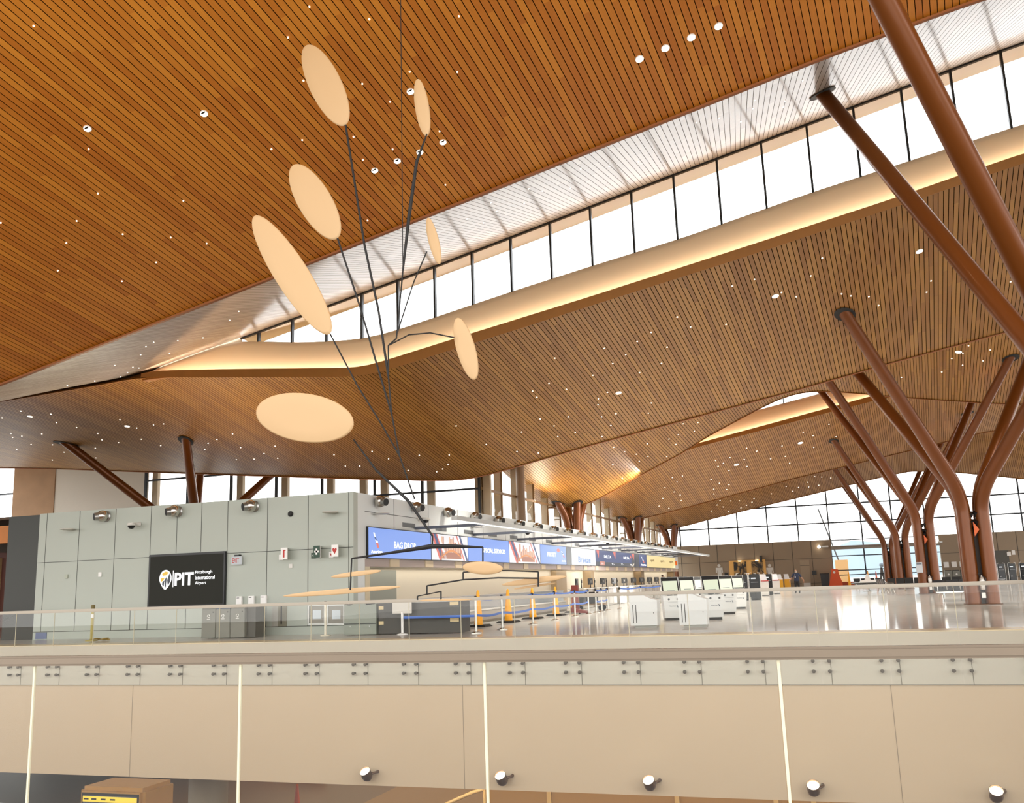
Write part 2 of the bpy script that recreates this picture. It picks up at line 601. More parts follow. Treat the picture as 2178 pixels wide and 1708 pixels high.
def clerestory(n, x0, x1, wn, step=1.5, phase=-1.0):
    Ys = K['sill%d' % n][0] + .05
    fr = MB()
    xs = [x for x in np.arange(phase - 60, 40, step) if x0 < x < x1]
    for x in xs:
        s, h = curve('sill%d' % n, [x])[0], curve('head%d' % n, [x])[0]
        if h - s > .04:
            fr.box(x - .035, Ys - .06, s - .05, x + .035, Ys + .10, h + .02)
    root = struct(fr.build('window_%d' % wn, alu_dark, None, smooth=0))
    gx = np.arange(x0, x1 + .01, .5)
    s, h = curve('sill%d' % n, gx), curve('head%d' % n, gx)
    h = np.maximum(h, s + .01)
    MB().grid([[(x, Ys, q) for x, q in zip(gx, s)], [(x, Ys, q) for x, q in zip(gx, h)]]).build('pane', pane_m, root, smooth=0)
    b = MB()
    b.grid([[(x, Ys - .05, q) for x, q in zip(gx, h)], [(x, Ys - .05, q - .06) for x, q in zip(gx, h)], [(x, Ys + .06, q - .06) for x, q in zip(gx, h)]])
    b.build('window_frame', alu_dark, root, smooth=0)
    MB().grid([[(x, Ys + .1, q - .02) for x, q in zip(gx, h)], [(x, Ys + .95, q - .05) for x, q in zip(gx, h)], [(x, Ys + .95, q + .3) for x, q in zip(gx, h)]]).build('overhang', alu_light, root, smooth=0)
    return root


clerestory(1, -21.3, XR, 1)
clerestory(3, -7.5, 8.5, 2, 3.0, -2.4)

# ------------------------------------------------------------------ floors and the void edge
def terrazzo():
    """polished terrazzo: bright ground body under a thin sealer sheen"""
    m = bpy.data.materials.new('terrazzo')
    m.use_nodes = True
    nt = m.node_tree
    nt.nodes.clear()
    N, L = nt.nodes, nt.links
    out = N.new('ShaderNodeOutputMaterial')
    tc = N.new('ShaderNodeTexCoord')
    no = N.new('ShaderNodeTexNoise')
    no.inputs['Scale'].default_value = 2.2
    no.inputs['Detail'].default_value = 6
    L.new(tc.outputs['Object'], no.inputs['Vector'])
    r = N.new('ShaderNodeValToRGB')
    r.color_ramp.elements[0].color = lin('#d0cdc6')
    r.color_ramp.elements[1].color = lin('#e8e6e0')
    L.new(no.outputs['Fac'], r.inputs['Fac'])
    df = N.new('ShaderNodeBsdfDiffuse')
    L.new(r.outputs['Color'], df.inputs['Color'])
    gl = N.new('ShaderNodeBsdfGlossy')
    gl.inputs['Roughness'].default_value = .07
    mp = N.new('ShaderNodeMapping')
    mp.inputs['Scale'].default_value = (.5, 1.6, 1)
    L.new(tc.outputs['Object'], mp.inputs['Vector'])
    wv = N.new('ShaderNodeTexNoise')
    wv.inputs['Scale'].default_value = 1.2
    L.new(mp.outputs['Vector'], wv.inputs['Vector'])
    bp = N.new('ShaderNodeBump')
    bp.inputs['Strength'].default_value = .03
    bp.inputs['Distance'].default_value = .02
    L.new(wv.outputs['Fac'], bp.inputs['Height'])
    L.new(bp.outputs['Normal'], gl.inputs['Normal'])
    fr = N.new('ShaderNodeFresnel')
    fr.inputs['IOR'].default_value = 1.45
    mu = N.new('ShaderNodeMath')
    mu.operation = 'MULTIPLY'
    mu.inputs[1].default_value = .72
    L.new(fr.outputs['Fac'], mu.inputs[0])
    mx = N.new('ShaderNodeMixShader')
    L.new(mu.outputs[0], mx.inputs['Fac'])
    L.new(df.outputs['BSDF'], mx.inputs[1])
    L.new(gl.outputs['BSDF'], mx.inputs[2])
    L.new(mx.outputs['Shader'], out.inputs['Surface'])
    MATS['terrazzo'] = m
    return m


floor_m = terrazzo()
stone = mat('edge_stone', '#dcc9a6', .3, noise=.05, nscale=2)
struct(MB().box(-60, 24.9, -.45, 34, 109.0, 0).build('floor', floor_m, None, smooth=0))
struct(MB().box(-60, 24.02, -.45, 34, 24.9, 0.0).build('trim_12', stone, None, smooth=0))
struct(MB().box(-26, -14, -.5, 22, 5.4, 0).build('floor', floor_m, None, smooth=0))
fas_hi = mat('fascia_upper', '#c6bcab', .35, noise=.03, nscale=1)
fas_lo = mat('fascia_lower', '#bfa98b', .4, noise=.03, nscale=.6)
dark_line = mat('joint_dark', '#7d7464', .6)
fa = struct(MB().box(-60, 23.95, -1.18, 34, 24.35, -.02).build('wall_fascia', fas_hi, None, smooth=0))
jl = MB()
x = -13.775 - 1.5 * 20
while x < 20:
    jl.box(x - .008, 23.944, -1.18, x + .008, 23.952, -.5)
    x += 1.5
jl.box(-60, 23.944, -1.19, 34, 23.952, -1.172)
jl.build('joint', dark_line, fa, smooth=0)
fb = struct(MB().box(-60, 23.97, -3.76, 34, 24.35, -1.18).build('wall_fascia', fas_lo, None, smooth=0))
jb = MB()
for px in (279, 986, 1905):
    X = at_y(px, 1560, 23.97)[0]
    jb.box(X - .007, 23.964, -3.76, X + .007, 23.975, -1.18)
jb.build('joint', mat('joint_beige', '#8a7963', .6), fb, smooth=0)

# lower level seen under the slab
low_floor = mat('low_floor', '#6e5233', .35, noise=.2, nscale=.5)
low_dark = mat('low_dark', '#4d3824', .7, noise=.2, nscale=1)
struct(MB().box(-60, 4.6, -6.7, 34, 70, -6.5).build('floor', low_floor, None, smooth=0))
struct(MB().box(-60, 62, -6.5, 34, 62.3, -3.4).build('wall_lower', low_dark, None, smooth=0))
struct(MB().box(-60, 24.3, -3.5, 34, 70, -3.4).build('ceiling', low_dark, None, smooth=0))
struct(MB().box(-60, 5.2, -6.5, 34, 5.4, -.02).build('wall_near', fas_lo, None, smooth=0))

# ------------------------------------------------------------------ facades
white_wall = mat('white_wall', '#cfc9bd', .6, noise=.02)
beige_fin = mat('fin_beige', '#b9a88c', .5)
concrete = mat('concrete', '#a58465', .8, noise=.18, nscale=1.2)
taupe = mat('panel_taupe', '#8d7b64', .5, noise=.03, nscale=1)
taupe_j = mat('joint_taupe', '#4c4338', .6)

# facade beyond the grey panel wall, parallel to X
f47 = MB()
for X in (-38.93, -35.9, -32.89, -29.86, -26.9, -23.6, -20.75, -17.45):
    f47.box(X - .06, 46.9, 3, X + .06, 47.05, 11)
for (x0, x1, z) in ((-52, -49.1, 8.16), (-38.9, -29.86, 8.28), (-29.86, -17.4, 6.45)):
    f47.box(x0, 46.92, z - .05, x1, 47.04, z + .05)
win = struct(f47.build('window_3', alu_dark, None, smooth=0))
MB().box(-52, 46.96, 3, -49.1, 46.97, 12).box(-38.93, 46.96, 3, -17.4, 46.97, 11).build('pane', pane_m, win, smooth=0)
pf = MB()
for X in (-38.5, -35.45, -32.5, -29.5, -26.55, -24.5, -23.2, -20.4, -17.15):
    pf.box(X - .2, 47.25, 3, X + .2, 47.5, 11)
pf.build('window_frame', beige_fin, win, smooth=0)
struct(MB().box(-49.1, 46.9, 0, -45.8, 48, 12).build('wall_concrete', concrete, None, smooth=0))
struct(MB().box(-45.8, 46.95, 0, -38.9, 47.2, 12).build('wall_white', white_wall, None, smooth=0))

# facade along the ticket hall, parallel to Y
f17 = MB()
fins = MB()
for i in range(20):
    Y = 47.4 + 3.05 * i
    fins.box(-17.83, Y - .12, 3, -17.45, Y + .12, 12)
f17.box(-17.46, 47, 6.38, -17.36, 108, 6.52)
for i in range(20):
    Y = 47.4 + 3.05 * i
    f17.box(-17.46, Y - .04, 3, -17.36, Y + .04, 12)
win = struct(f17.build('window_4', mat('mullion_warm', '#8a6a42', .5), None, smooth=0))
fins.build('fin', beige_fin, win, smooth=0)
MB().box(-17.42, 47, 3, -17.41, 108, 12).build('pane', pane_m, win, smooth=0)
struct(MB().tube([(-17.1, 53.0, 0), (-17.1, 53.0, 8.9)], .26, 18).build('trim_13', mat('post_brown', '#8c735a', .5), None))

# end wall
FY = 108.0
fe = MB()
for X in (-16.1, -12.9, -9.7, -6.5, -3.3, -.1, 3.2, 6.3, 9.5, 12.65, 15.8, 18.6, 21.8, 25, 28.2):
    fe.box(X - .07, FY - .1, .05 if -.2 < X < 10 else 4.9, X + .07, FY + .1, 13)
for z in (8.76, 6.76):
    fe.box(-17.4, FY - .08, z - .07, 30, FY + .08, z + .07)
for z in (4.88, 3.2, 1.7, 1.2, .1):
    fe.box(-.07, FY - .08, z - .05, 10.6, FY + .08, z + .05)
win = struct(fe.build('window_5', alu_dark, None, smooth=0))
MB().box(-17.4, FY - .01, 4.9, 30, FY, 13).box(-.07, FY - .01, .1, 10.6, FY, 4.9).build('pane', pane_m, win, smooth=0)
MB().tube([(-.1, FY - .5, 4.07), (10.6, FY - .5, 4.07)], .2, 14).build('beam', mat('beam_grey', '#8a8378', .5), win)
ew = struct(MB().box(-17.4, FY - .3, 0, -.07, FY + .2, 4.97).box(10.6, FY - .3, 0, 30, FY + .2, 4.97).build('wall_far', taupe, None, smooth=0))
j = MB()
for X in (-16.1, -14.1, -12.1, -10.1, -8.1, -6.1, -4.1, -2.1, 12.4, 14.2, 16, 17.8, 19.6):
    j.box(X - .025, FY - .32, 0, X + .025, FY - .3, 4.97)
for z in (3.05, .45):
    j.box(-17.4, FY - .32, z - .02, -.07, FY - .3, z + .02).box(10.6, FY - .32, z - .02, 30, FY - .3, z + .02)
j.build('joint', taupe_j, ew, smooth=0)

# land outside
struct(MB().box(-400, 109.5, -.4, 400, 600, -.3).box(-400, -200, -7.5, 400, 109, -7).build('ground', mat('apron', '#8f8a80', .8, noise=.1, nscale=.05), None, smooth=0))
hl = []
hx = np.linspace(-300, 400, 60)
hh = [10 + 5 * math.sin(x * .021) + 3 * math.sin(x * .063 + 1) + 1.5 * math.sin(x * .17) for x in hx]
struct(MB().grid([[(x, 420, -1) for x in hx], [(x, 440, h) for x, h in zip(hx, hh)], [(x, 520, -1) for x in hx]]).build('hills', mat('hill_haze', '#7d8a90', .9, noise=.15, nscale=.03), None, smooth=60))

# ------------------------------------------------------------------ shared finishes
black = mat('black_satin', '#141414', .4)
blackm = mat('black_matte', '#1a1a19', .7)
white = mat('white_paint', '#e6e4df', .4)
offwhite = mat('off_white', '#cfccc4', .45)
chrome = mat('chrome', '#c9c4bb', .18, 1.0)
steel = mat('brushed_steel', '#a9a8a4', .35, 1.0)
steel_dk = mat('steel_bronze', '#6a5342', .3, 1.0)
grey_mid = mat('grey_mid', '#77756d', .5)
red = mat('signal_red', '#b3261c', .5)
blue = mat('belt_blue', '#3f67b5', .6)
amber = mat('cone_amber', '#f0a21a', .5, emit='#f0a21a', es=.12)
orange = mat('barrier_orange', '#d9541e', .5)
lampw = mat('lamp_white', '#fff6e6', .4, emit='#fff2dc', es=9.0)


def glow(name, hexc, es):
    return mat(name, '#141414', .4, emit=hexc, es=es)


# ------------------------------------------------------------------ grey panelled wall facing the void
panel_grey = mat('panel_greygreen', '#a9aea3', .45, noise=.03, nscale=.7)
panel_j = mat('panel_joint', '#3f403a', .6)
PX0, PX1, PY = -27.65, -14.7, 27.7
pw = struct(MB().box(PX0, PY, 0, PX1, 28.0, 4.53).build('wall_left', panel_grey, None, smooth=0))
struct(MB().box(PX0, 28.0, 4.3, -15.1, 47, 4.4).build('ceiling', mat('white_wall', '#cfc9bd', .6), None, smooth=0))
j = MB()
JX = [-27.3, -25.8, -24.2, -22.67, -21.57, -20.56, -19.5, -17.93, -16.37, -14.87]
for X in JX:
    hi = 4.53
    if X in (-21.57, -20.56):
        j.box(X - .009, PY - .006, 2.84, X + .009, PY, hi)
    else:
        j.box(X - .009, PY - .006, .27, X + .009, PY, hi)
for X in (-25.0, -21.1, -23.4, -18.7, -20.3):
    j.box(X - .012, PY - .006, .27, X + .012, PY, .98)
for z in (2.735, .27):
    j.box(PX0, PY - .006, z - .009, PX1, PY, z + .009)
j.box(PX0, PY - .006, .965, -19.5, PY, .985)
j.build('joint', panel_j, pw, smooth=0)
# dark pier and half-finished shop at the far left
struct(MB().box(-29.15, 27.75, 0, -27.66, 46, 4.5).build('wall_pier', mat('pier_dark', '#2a2b25', .5), None, smooth=0))
sh = struct(MB().box(-40, 33, 0, -29.15, 33.3, 4.5).box(-40, 27.9, 4.42, -29.15, 33.3, 4.52).build('wall_shop', low_dark, None, smooth=0))
MB().box(-40, 27.95, 3.55, -29.2, 28.2, 4.2).build('fascia_board', mat('plywood_orange', '#b9702e', .6, noise=.15, nscale=3), sh, smooth=0)
MB().box(-30.6, 29.3, .3, -30.25, 29.5, 3.1).box(-29.75, 29.3, .3, -29.5, 29.5, 3.1).box(-31.6, 29.3, .3, -31.2, 29.5, 3.1).build('strip', mat('strip_tan', '#a88a63', .6), sh, smooth=0)
MB().box(-40, 29.5, .02, -29.2, 29.7, 3.3).build('screen', mat('dark_red_brown', '#4a2418', .7, noise=.3, nscale=1.5), sh, smooth=0)

# wall screen with the airport wordmark
scr = empty('wall_display', (-21.06, PY, 1.9), 'large black wall display reading PIT Pittsburgh International Airport', 'screen')
MB().bbox(-22.64, PY - .09, .99, -19.49, PY - .004, 2.815, .02).build('bezel', black, scr)
yy = PY - .095
MB().box(-22.56, yy, 1.07, -19.57, PY - .088, 2.74).build('screen_panel', mat('screen_black', '#0c0c0a', .6, emit='#33322a', es=.45, spec=.15), scr, smooth=0)
glw = glow('screen_white', '#ffffff', 1.1)
EXX, EZ = (1, 0, 0), (0, 0, 1)


def sx(px):
    return at_y(px, 1235, yy)[0]


# leaf-shaped emblem
sp = []
for k in range(40):
    t = 2 * PI * k / 40
    r = 1.0
    x_, z_ = math.cos(t), math.sin(t)
    if z_ < 0:
        x_ *= (1 - .42 * (-z_) ** 1.6)
        z_ *= 1.22
    sp.append((x_ * .25, z_ * .30))
ec = np.array([sx(352), yy - .004, 1.97])
lg = MB()
lg.prism(sp, ec, EXX, EZ, (0, -1, 0), .003).build('emblem', glw, scr, smooth=0)
gy = mat('emblem_yellow', '#1c1608', .4, emit='#e8b93a', es=.75)
dk = mat('emblem_dark', '#1f2630', .4, emit='#1f2630', es=.5)
ec2 = ec + np.array([0, -.0035, 0])
MB().prism([(-.15, .17), (-.02, .25), (.13, .22), (.05, .12), (-.1, .10)], ec2, EXX, EZ, (0, -1, 0), .002).prism([(-.2, .02), (-.02, .04), (-.1, -.08), (-.19, -.1)], ec2, EXX, EZ, (0, -1, 0), .002).build('emblem_gold', gy, scr, smooth=0)
MB().prism([(.16, .19), (.21, .05), (.2, -.1), (.11, -.25), (.07, -.05)], ec2, EXX, EZ, (0, -1, 0), .002).prism([(.06, .08), (.03, -.28), (-.01, -.3), (-.02, -.02)], ec2, EXX, EZ, (0, -1, 0), .002).prism([(-.03, -.05), (-.06, -.27), (-.13, -.2), (-.12, -.1)], ec2, EXX, EZ, (0, -1, 0), .002).build('emblem_dark', dk, scr, smooth=0)
MB().box(sx(367.5), yy - .006, 1.68, sx(369), yy - .002, 2.24).build('divider', glw, scr, smooth=0)
text('lettering', 'PIT', (sx(371.5), yy - .005, 1.72), EXX, EZ, sx(412) - sx(371.5), .44, glw, scr, .03)
for body, px1, z in (('Pittsburgh', 451, 2.07), ('International', 456.5, 1.90), ('Airport', 438.5, 1.71)):
    text('lettering', body, (sx(415), yy - .005, z), EXX, EZ, sx(px1) - sx(415), .13, glw, scr, .012)


# jet nozzles
def nozzle(name, c, d, label, group=None):
    c = np.array(c, float)
    d = np.array(d, float)
    d /= np.linalg.norm(d)
    t = empty(name, c, label, 'air nozzle', group)
    MB().ball(c, .205, 18, 12).build('housing', chrome, t)
    MB().lathe(c + d * .13, d, [(.15, 0), (.135, .12), (.135, .15), (.1, .15)], 18).build('spout', steel, t)
    MB().lathe(c + d * .282, d, [(.1, -.02), (.128, -.001), (.128, .002), (.001, .002)], 18).build('mouth', blackm, t)
    return t


NZL = ['leftmost shiny ball air nozzle on the grey panel wall', 'shiny ball air nozzle above the left end of the black wall display', 'shiny ball air nozzle right of the black wall display, high on grey panels']
for i, X in enumerate((-24.62, -21.55, -18.46)):
    n_ = nozzle('air_nozzle', (X, PY - .207, 4.27), (-.55, -.8, -.12), NZL[i])
    MB().lathe((X, PY - .004, 4.27), (0, -1, 0), [(.2, 0), (.2, .02), (.16, .06), (.16, 0)], 20).build('wall_ring', steel, n_)


def square(name, px, py, hw, hh, m, label, cat, depth=.04, Y=PY):
    c = at_y(px, py, Y - depth)
    o = MB().bbox(c[0] - hw, Y - depth, c[2] - hh, c[0] + hw, Y - .001, c[2] + hh, .008).build(name, m, None)
    return tag(o, label, cat), c


square('thermostat', 140, 1226, .075, .075, mat('pale_green', '#a9ad9c', .5), 'pale square wall sensor, left one of two low on grey panels', 'wall sensor')
square('thermostat', 212, 1222, .07, .08, white, 'white square wall sensor between the left nozzle and black display', 'wall sensor')
square('thermostat', 618, 1204, .07, .07, offwhite, 'small square wall sensor under the red extinguisher sign', 'wall sensor')


def antenna(px, py, label, Y=PY, w_=.27):
    c = at_y(px, py, Y - .2)
    t = empty('wall_antenna', c, label, 'wall antenna')
    MB().lathe(c - np.array([0, .05, 0]), (0, 0, 1), [(.001, -.02), (w_ * .6, -.025), (w_, 0), (w_ * .9, .025), (.001, .03)], 20).build('disc', offwhite, t)
    MB().box(c[0] - .04, c[1] + .05, c[2] - .015, c[0] + .04, Y - .001, c[2] + .03).build('bracket', steel, t, smooth=0)
    return t


antenna(146, 1126, 'flat white disc antenna at the left end of the grey wall')
antenna(704, 1090, 'flat white disc antenna at the right end of the grey wall')


def wall_camera(c, d, label, big=False, group=None):
    """c on the wall, d = outward normal"""
    c, d = np.array(c, float), np.array(d, float)
    t = empty('security_camera', c, label, 'camera', group)
    s_ = 1.0 if big else .7
    p = c + d * .32 * s_
    MB().tube([c + d * .002, c + d * .1, p], [.09 * s_, .05 * s_, .05 * s_], 10).build('arm', offwhite, t)
    MB().lathe(p + np.array([0, 0, -.02]), (0, 0, -1), [(.001, -.06), (.13 * s_, -.05), (.15 * s_, .02), (.14 * s_, .04)], 16).build('housing', offwhite, t)
    MB().lathe(p + np.array([0, 0, -.06]), (0, 0, -1), [(.13 * s_, 0), (.12 * s_, .05), (.07 * s_, .1), (.001, .12)], 16).build('dome', black, t)
    return t


c = at_y(297, 1115, PY)
wall_camera((c[0], PY, c[2]), (-.25, -1, 0), 'dark dome security camera on the grey wall between two nozzles', True)
c = at_y(617, 1093, PY - .05)
tag(MB().lathe((c[0], PY, c[2]), (0, -1, 0), [(.09, 0), (.09, .05), (.06, .09), (.001, .1)], 14).build('dome_camera', blackm, None), 'small black button camera on grey wall right of third nozzle', 'camera')

# lit exit sign
c = at_y(508, 1192, PY)
ex = empty('exit_sign', (c[0], PY, c[2]), 'white lit EXIT sign hung on grey wall right of display', 'exit sign')
MB().bbox(c[0] - .2, PY - .16, c[2] - .14, c[0] + .2, PY - .1, c[2] + .13, .01).build('sign_box', glow('exit_white', '#fdfdfb', .35), ex)
MB().box(c[0] - .08, PY - .15, c[2] + .13, c[0] + .1, PY - .002, c[2] + .19).build('bracket', black, ex, smooth=0)
text('lettering', 'EXIT', (c[0] - .14, PY - .163, c[2] - .08), EXX, EZ, .26, .16, red, ex, .01)


# projecting safety signs
def flag_sign(px, py, kind, label):
    c = at_y(px, py, PY)
    t = empty('safety_sign', (c[0], PY, c[2]), label, 'sign')
    face = {'fire': white, 'aid': mat('sign_green', '#21402e', .5), 'aed': white}[kind]
    x0 = c[0]
    # V-shaped: one wing out from the wall, one flat
    MB().hexa([(x0, PY - .002, c[2] - .19), (x0 + .03, PY - .002, c[2] - .19), (x0 + .20, PY - .3, c[2] - .19), (x0 + .18, PY - .31, c[2] - .19)],
              [(x0, PY - .002, c[2] + .19), (x0 + .03, PY - .002, c[2] + .19), (x0 + .20, PY - .3, c[2] + .19), (x0 + .18, PY - .31, c[2] + .19)]).build('side_panel', offwhite, t, smooth=0)
    MB().box(x0 - .04, PY - .335, c[2] - .19, x0 + .19, PY - .315, c[2] + .19).build('sign_panel', face, t, smooth=0)
    MB().box(x0 - .3, PY - .03, c[2] - .2, x0 - .13, PY - .003, c[2] - .02).build('small_panel', face, t, smooth=0)
    for (ox, oz, s_, y_) in ((x0 + .075, c[2], 1.0, PY - .338), (x0 - .215, c[2] - .11, .5, PY - .033)):
        b = MB()
        if kind == 'fire':
            b.box(ox - .03 * s_, y_, oz - .13 * s_, ox + .03 * s_, y_ + .002, oz + .08 * s_).box(ox - .03 * s_, y_, oz + .08 * s_, ox + .07 * s_, y_ + .002, oz + .12 * s_)
            m_ = red
        elif kind == 'aid':
            b.box(ox - .03 * s_, y_, oz - .1 * s_, ox + .03 * s_, y_ + .002, oz + .1 * s_).box(ox - .08 * s_, y_, oz - .03 * s_, ox + .08 * s_, y_ + .002, oz + .03 * s_)
            m_ = white
        else:
            b.prism([(0, -.11), (.08, .02), (.07, .08), (.03, .09), (0, .05), (-.03, .09), (-.07, .08), (-.08, .02)] if s_ == 1 else [(0, -.06), (.05, .02), (.03, .05), (0, .03), (-.03, .05), (-.05, .02)], (ox, y_, oz), EXX, EZ, (0, 1, 0), .002)
            m_ = red
        b.build('symbol', m_, t, smooth=0)
    return t


flag_sign(611, 1178, 'fire', 'white safety sign with a red fire extinguisher symbol')
flag_sign(680, 1174, 'aid', 'dark green safety sign with a white cross')
flag_sign(718, 1172, 'aed', 'white safety sign with a red heart symbol near wall corner')

# recycling bins and the notices above them
bin_m = mat('bin_grey', '#7b7a70', .5, noise=.05, nscale=3)
BL = ['left grey recycling bin of the joined row of three', 'middle grey recycling bin with blue rimmed opening', 'right grey recycling bin, its dark side panel showing']
bx = [-19.42, -18.88, -18.34]
for i, X in enumerate(bx):
    t = empty('recycling_bin', (X + .27, 26.6, 0), BL[i], 'bin', 'joined recycling bins by the grey wall')
    MB().bbox(X + .005, 26.3, .02, X + .535, 26.95, .92, .015).build('cabinet', bin_m, t)
    MB().hexa([(X + .005, 26.3, .92), (X + .535, 26.3, .92), (X + .535, 26.95, .92), (X + .005, 26.95, .92)], [(X + .04, 26.42, 1.0), (X + .5, 26.42, 1.0), (X + .5, 26.9, 1.0), (X + .04, 26.9, 1.0)]).build('lid', bin_m if i != 1 else mat('bin_blue', '#3d4f74', .5), t, smooth=0)
    MB().lathe((X + .27, 26.62, 1.0), (0, 0, 1), [(.16, -.01), (.16, .012), (.12, .014), (.001, .005)], 18).build('opening', black, t)
    b = MB()
    for k in range(3):
        a0 = 2 * PI * k / 3
        b.prism([(.055 * math.cos(a0 + u), .055 * math.sin(a0 + u)) for u in (0, .5, 1, 1.5)] + [(.035 * math.cos(a0 + u), .035 * math.sin(a0 + u)) for u in (1.5, 1, .5, 0)], (X + .27, 26.297, .70), EXX, EZ, (0, -1, 0), .003)
    b.box(X + .21, 26.294, .60, X + .33, 26.298, .615)
    b.build('symbol', white, t, smooth=0)
    MB().lathe((X + .44, 26.3, .82), (0, -1, 0), [(.02, 0), (.02, .006), (.001, .006)], 10).build('lock', black, t)
    if i == 2:
        MB().box(X + .54, 26.42, .02, X + .86, 26.95, .97).build('side_cabinet', mat('bin_dark', '#55534c', .6), t, smooth=0)
for i, (px, py) in enumerate(((509, 1279), (535, 1278), (561, 1277))):
    c = at_y(px, py, PY - .06)
    t = empty('notice_plate', c, ['left', 'middle', 'right'][i] + 'most white notice box over the three recycling bins' if i != 1 else 'white notice box over the middle recycling bin', 'notice')
    MB().bbox(c[0] - .11, PY - .1, c[2] - .16, c[0] + .11, PY - .004, c[2] + .16, .01).build('plate', white, t)
    b = MB()
    b.box(c[0] - .08, PY - .103, c[2] + .1, c[0] + .02, PY - .1, c[2] + .12)
    b.build('marking', blackm, t, smooth=0)

# recessed cabinets near the right end
for i, (px, lab) in enumerate(((674, 'left square steel recessed cabinet low on grey wall'), (715, 'right square steel recessed cabinet with bright frame'))):
    c = at_y(px, 1307, PY)
    t = empty('recessed_cabinet', (c[0], PY, c[2]), lab, 'wall cabinet')
    b = MB()
    for (a0, a1, b0, b1) in ((-.33, .33, .27, .33), (-.33, .33, -.33, -.27), (-.33, -.27, -.27, .27), (.27, .33, -.27, .27)):
        b.box(c[0] + a0, PY - .03, c[2] + b0, c[0] + a1, PY - .003, c[2] + b1)
    b.build('frame', steel, t, smooth=0)
    MB().box(c[0] - .27, PY - .015, c[2] - .27, c[0] + .27, PY - .004, c[2] + .27).build('door', mat('cab_grey', '#8e8a80', .4), t, smooth=0)
    MB().box(c[0] - .14, PY - .018, c[2] - .14, c[0] + .16, PY - .015, c[2] + .14).build('glass', mat('cab_glass', '#c4cdd2', .15), t, smooth=0)
c = at_y(598, 1310, PY)
t = empty('access_panel', (c[0], PY, c[2]), 'tall steel access panel with a dark slot, right of the bins', 'wall cabinet')
MB().box(c[0] - .33, PY - .02, .28, c[0] + .12, PY - .003, .96).build('door', mat('cab_pale', '#a7a49a', .4), t, smooth=0)
MB().box(c[0] - .1, PY - .03, .28, c[0] + .22, PY - .004, .96).build('frame', mat('cab_steel', '#8d8878', .4, .4), t, smooth=0)
MB().box(c[0] + .0, PY - .034, .35, c[0] + .05, PY - .03, .95).build('slot', black, t, smooth=0)
tag(MB().box(-27.5, PY - .02, 0.02, -27.0, PY - .003, .25).build('blue_plate', mat('tape_blue', '#6a7390', .6), None, smooth=0), 'small blue grey board at the foot of the grey wall left end', 'board')

# ------------------------------------------------------------------ ticket hall wall
TW = -14.7
tk = struct(MB().box(-15.1, 28.0, 2.38, TW, 96, 4.53).build('wall_ticket', mat('panel_pale', '#d2d6d4', .45), None, smooth=0))
j = MB()
Y = 30.75
while Y < 96:
    j.box(TW, Y - .012, 3.45, TW + .006, Y + .012, 4.53)
    Y += 3.05
j.box(TW, 28.5, 3.93, TW + .006, 34, 3.95)
j.build('joint', panel_j, tk, smooth=0)
v = MB()
Y = 32.0
while Y < 95:
    v.box(TW, Y - .55, 3.56, TW + .012, Y + .55, 3.72)
    Y += 3.05
v.build('grille', mat('grille_dark', '#5c5f60', .5), tk, smooth=0)
struct(MB().box(-15.1, 28.002, 0, TW - .004, 28.5, 2.376).build('wall_corner', mat('panel_pale', '#d2d6d4', .45), None, smooth=0))
hd = struct(MB().box(-15.05, 28.5, 2.12, TW - .02, 96, 2.38).build('wall_header', mat('header_mauve', '#a2928a', .5), None, smooth=0))
b = MB()
Y = 30.4
while Y < 95:
    b.box(TW - .03, Y, 2.12, TW + .006, Y + .75, 2.38)
    Y += 3.05
b.build('panel', mat('header_beige', '#c8b596', .5), hd, smooth=0)
struct(MB().box(-17.4, 47.0, 4.3, -15.1, 108, 4.4).build('ceiling', white_wall, None, smooth=0))
struct(MB().box(-15.75, 28.5, 2.12, -15.06, 96, 2.18).build('ceiling', white_wall, None, smooth=0))
struct(MB().box(-15.95, 28.5, 0, -15.75, 96, 4.28).build('wall_back', mat('back_beige', '#d2c7b2', .6), None, smooth=0))
bd = struct(MB().box(-15.75, 30.2, 0.02, -15.7, 33.0, 2.05).build('door_1', mat('door_greygreen', '#85867a', .5), None, smooth=0))
struct(MB().box(-15.75, 54.0, 0, -15.4, 56.2, 2.1).box(-15.75, 61.5, 0, -15.2, 62.4, 2.1).build('wall_recess', mat('recess_tan', '#a08a6b', .6), None, smooth=0))
struct(MB().box(-15.75, 78.5, 0, -15.1, 79.7, 2.1).box(-15.75, 95.2, 0, -15.12, 96.4, 4.28).build('wall_return', mat('return_brown', '#8f7756', .6), None, smooth=0))
struct(MB().box(-14.9, 28.55, 0.0, -14.72, 28.9, 2.12).build('trim_14', mat('post_beige', '#cdbf9f', .5), None, smooth=0))

# light bar in front of the wall and its arms
lb = empty('light_bar', (-11.4, 28.3, 3.5), 'long white suspended light bar in front of the ticket counter signs', 'light')
MB().box(-11.5, 28.3, 3.46, -11.3, 94, 3.60).build('housing', mat('bar_grey', '#a9a9a4', .4), lb, smooth=0)
MB().box(-11.49, 28.35, 3.44, -11.31, 93.9, 3.46).build('diffuser', glow('bar_light', '#fffaf0', 1.0), lb, smooth=0)
Y = 32.5
while Y < 94:
    MB().box(TW + .02, Y - .04, 3.5, -11.5, Y + .04, 3.6).build('arm', mat('arm_dark', '#585c66', .5), lb, smooth=0)
    Y += 6.1

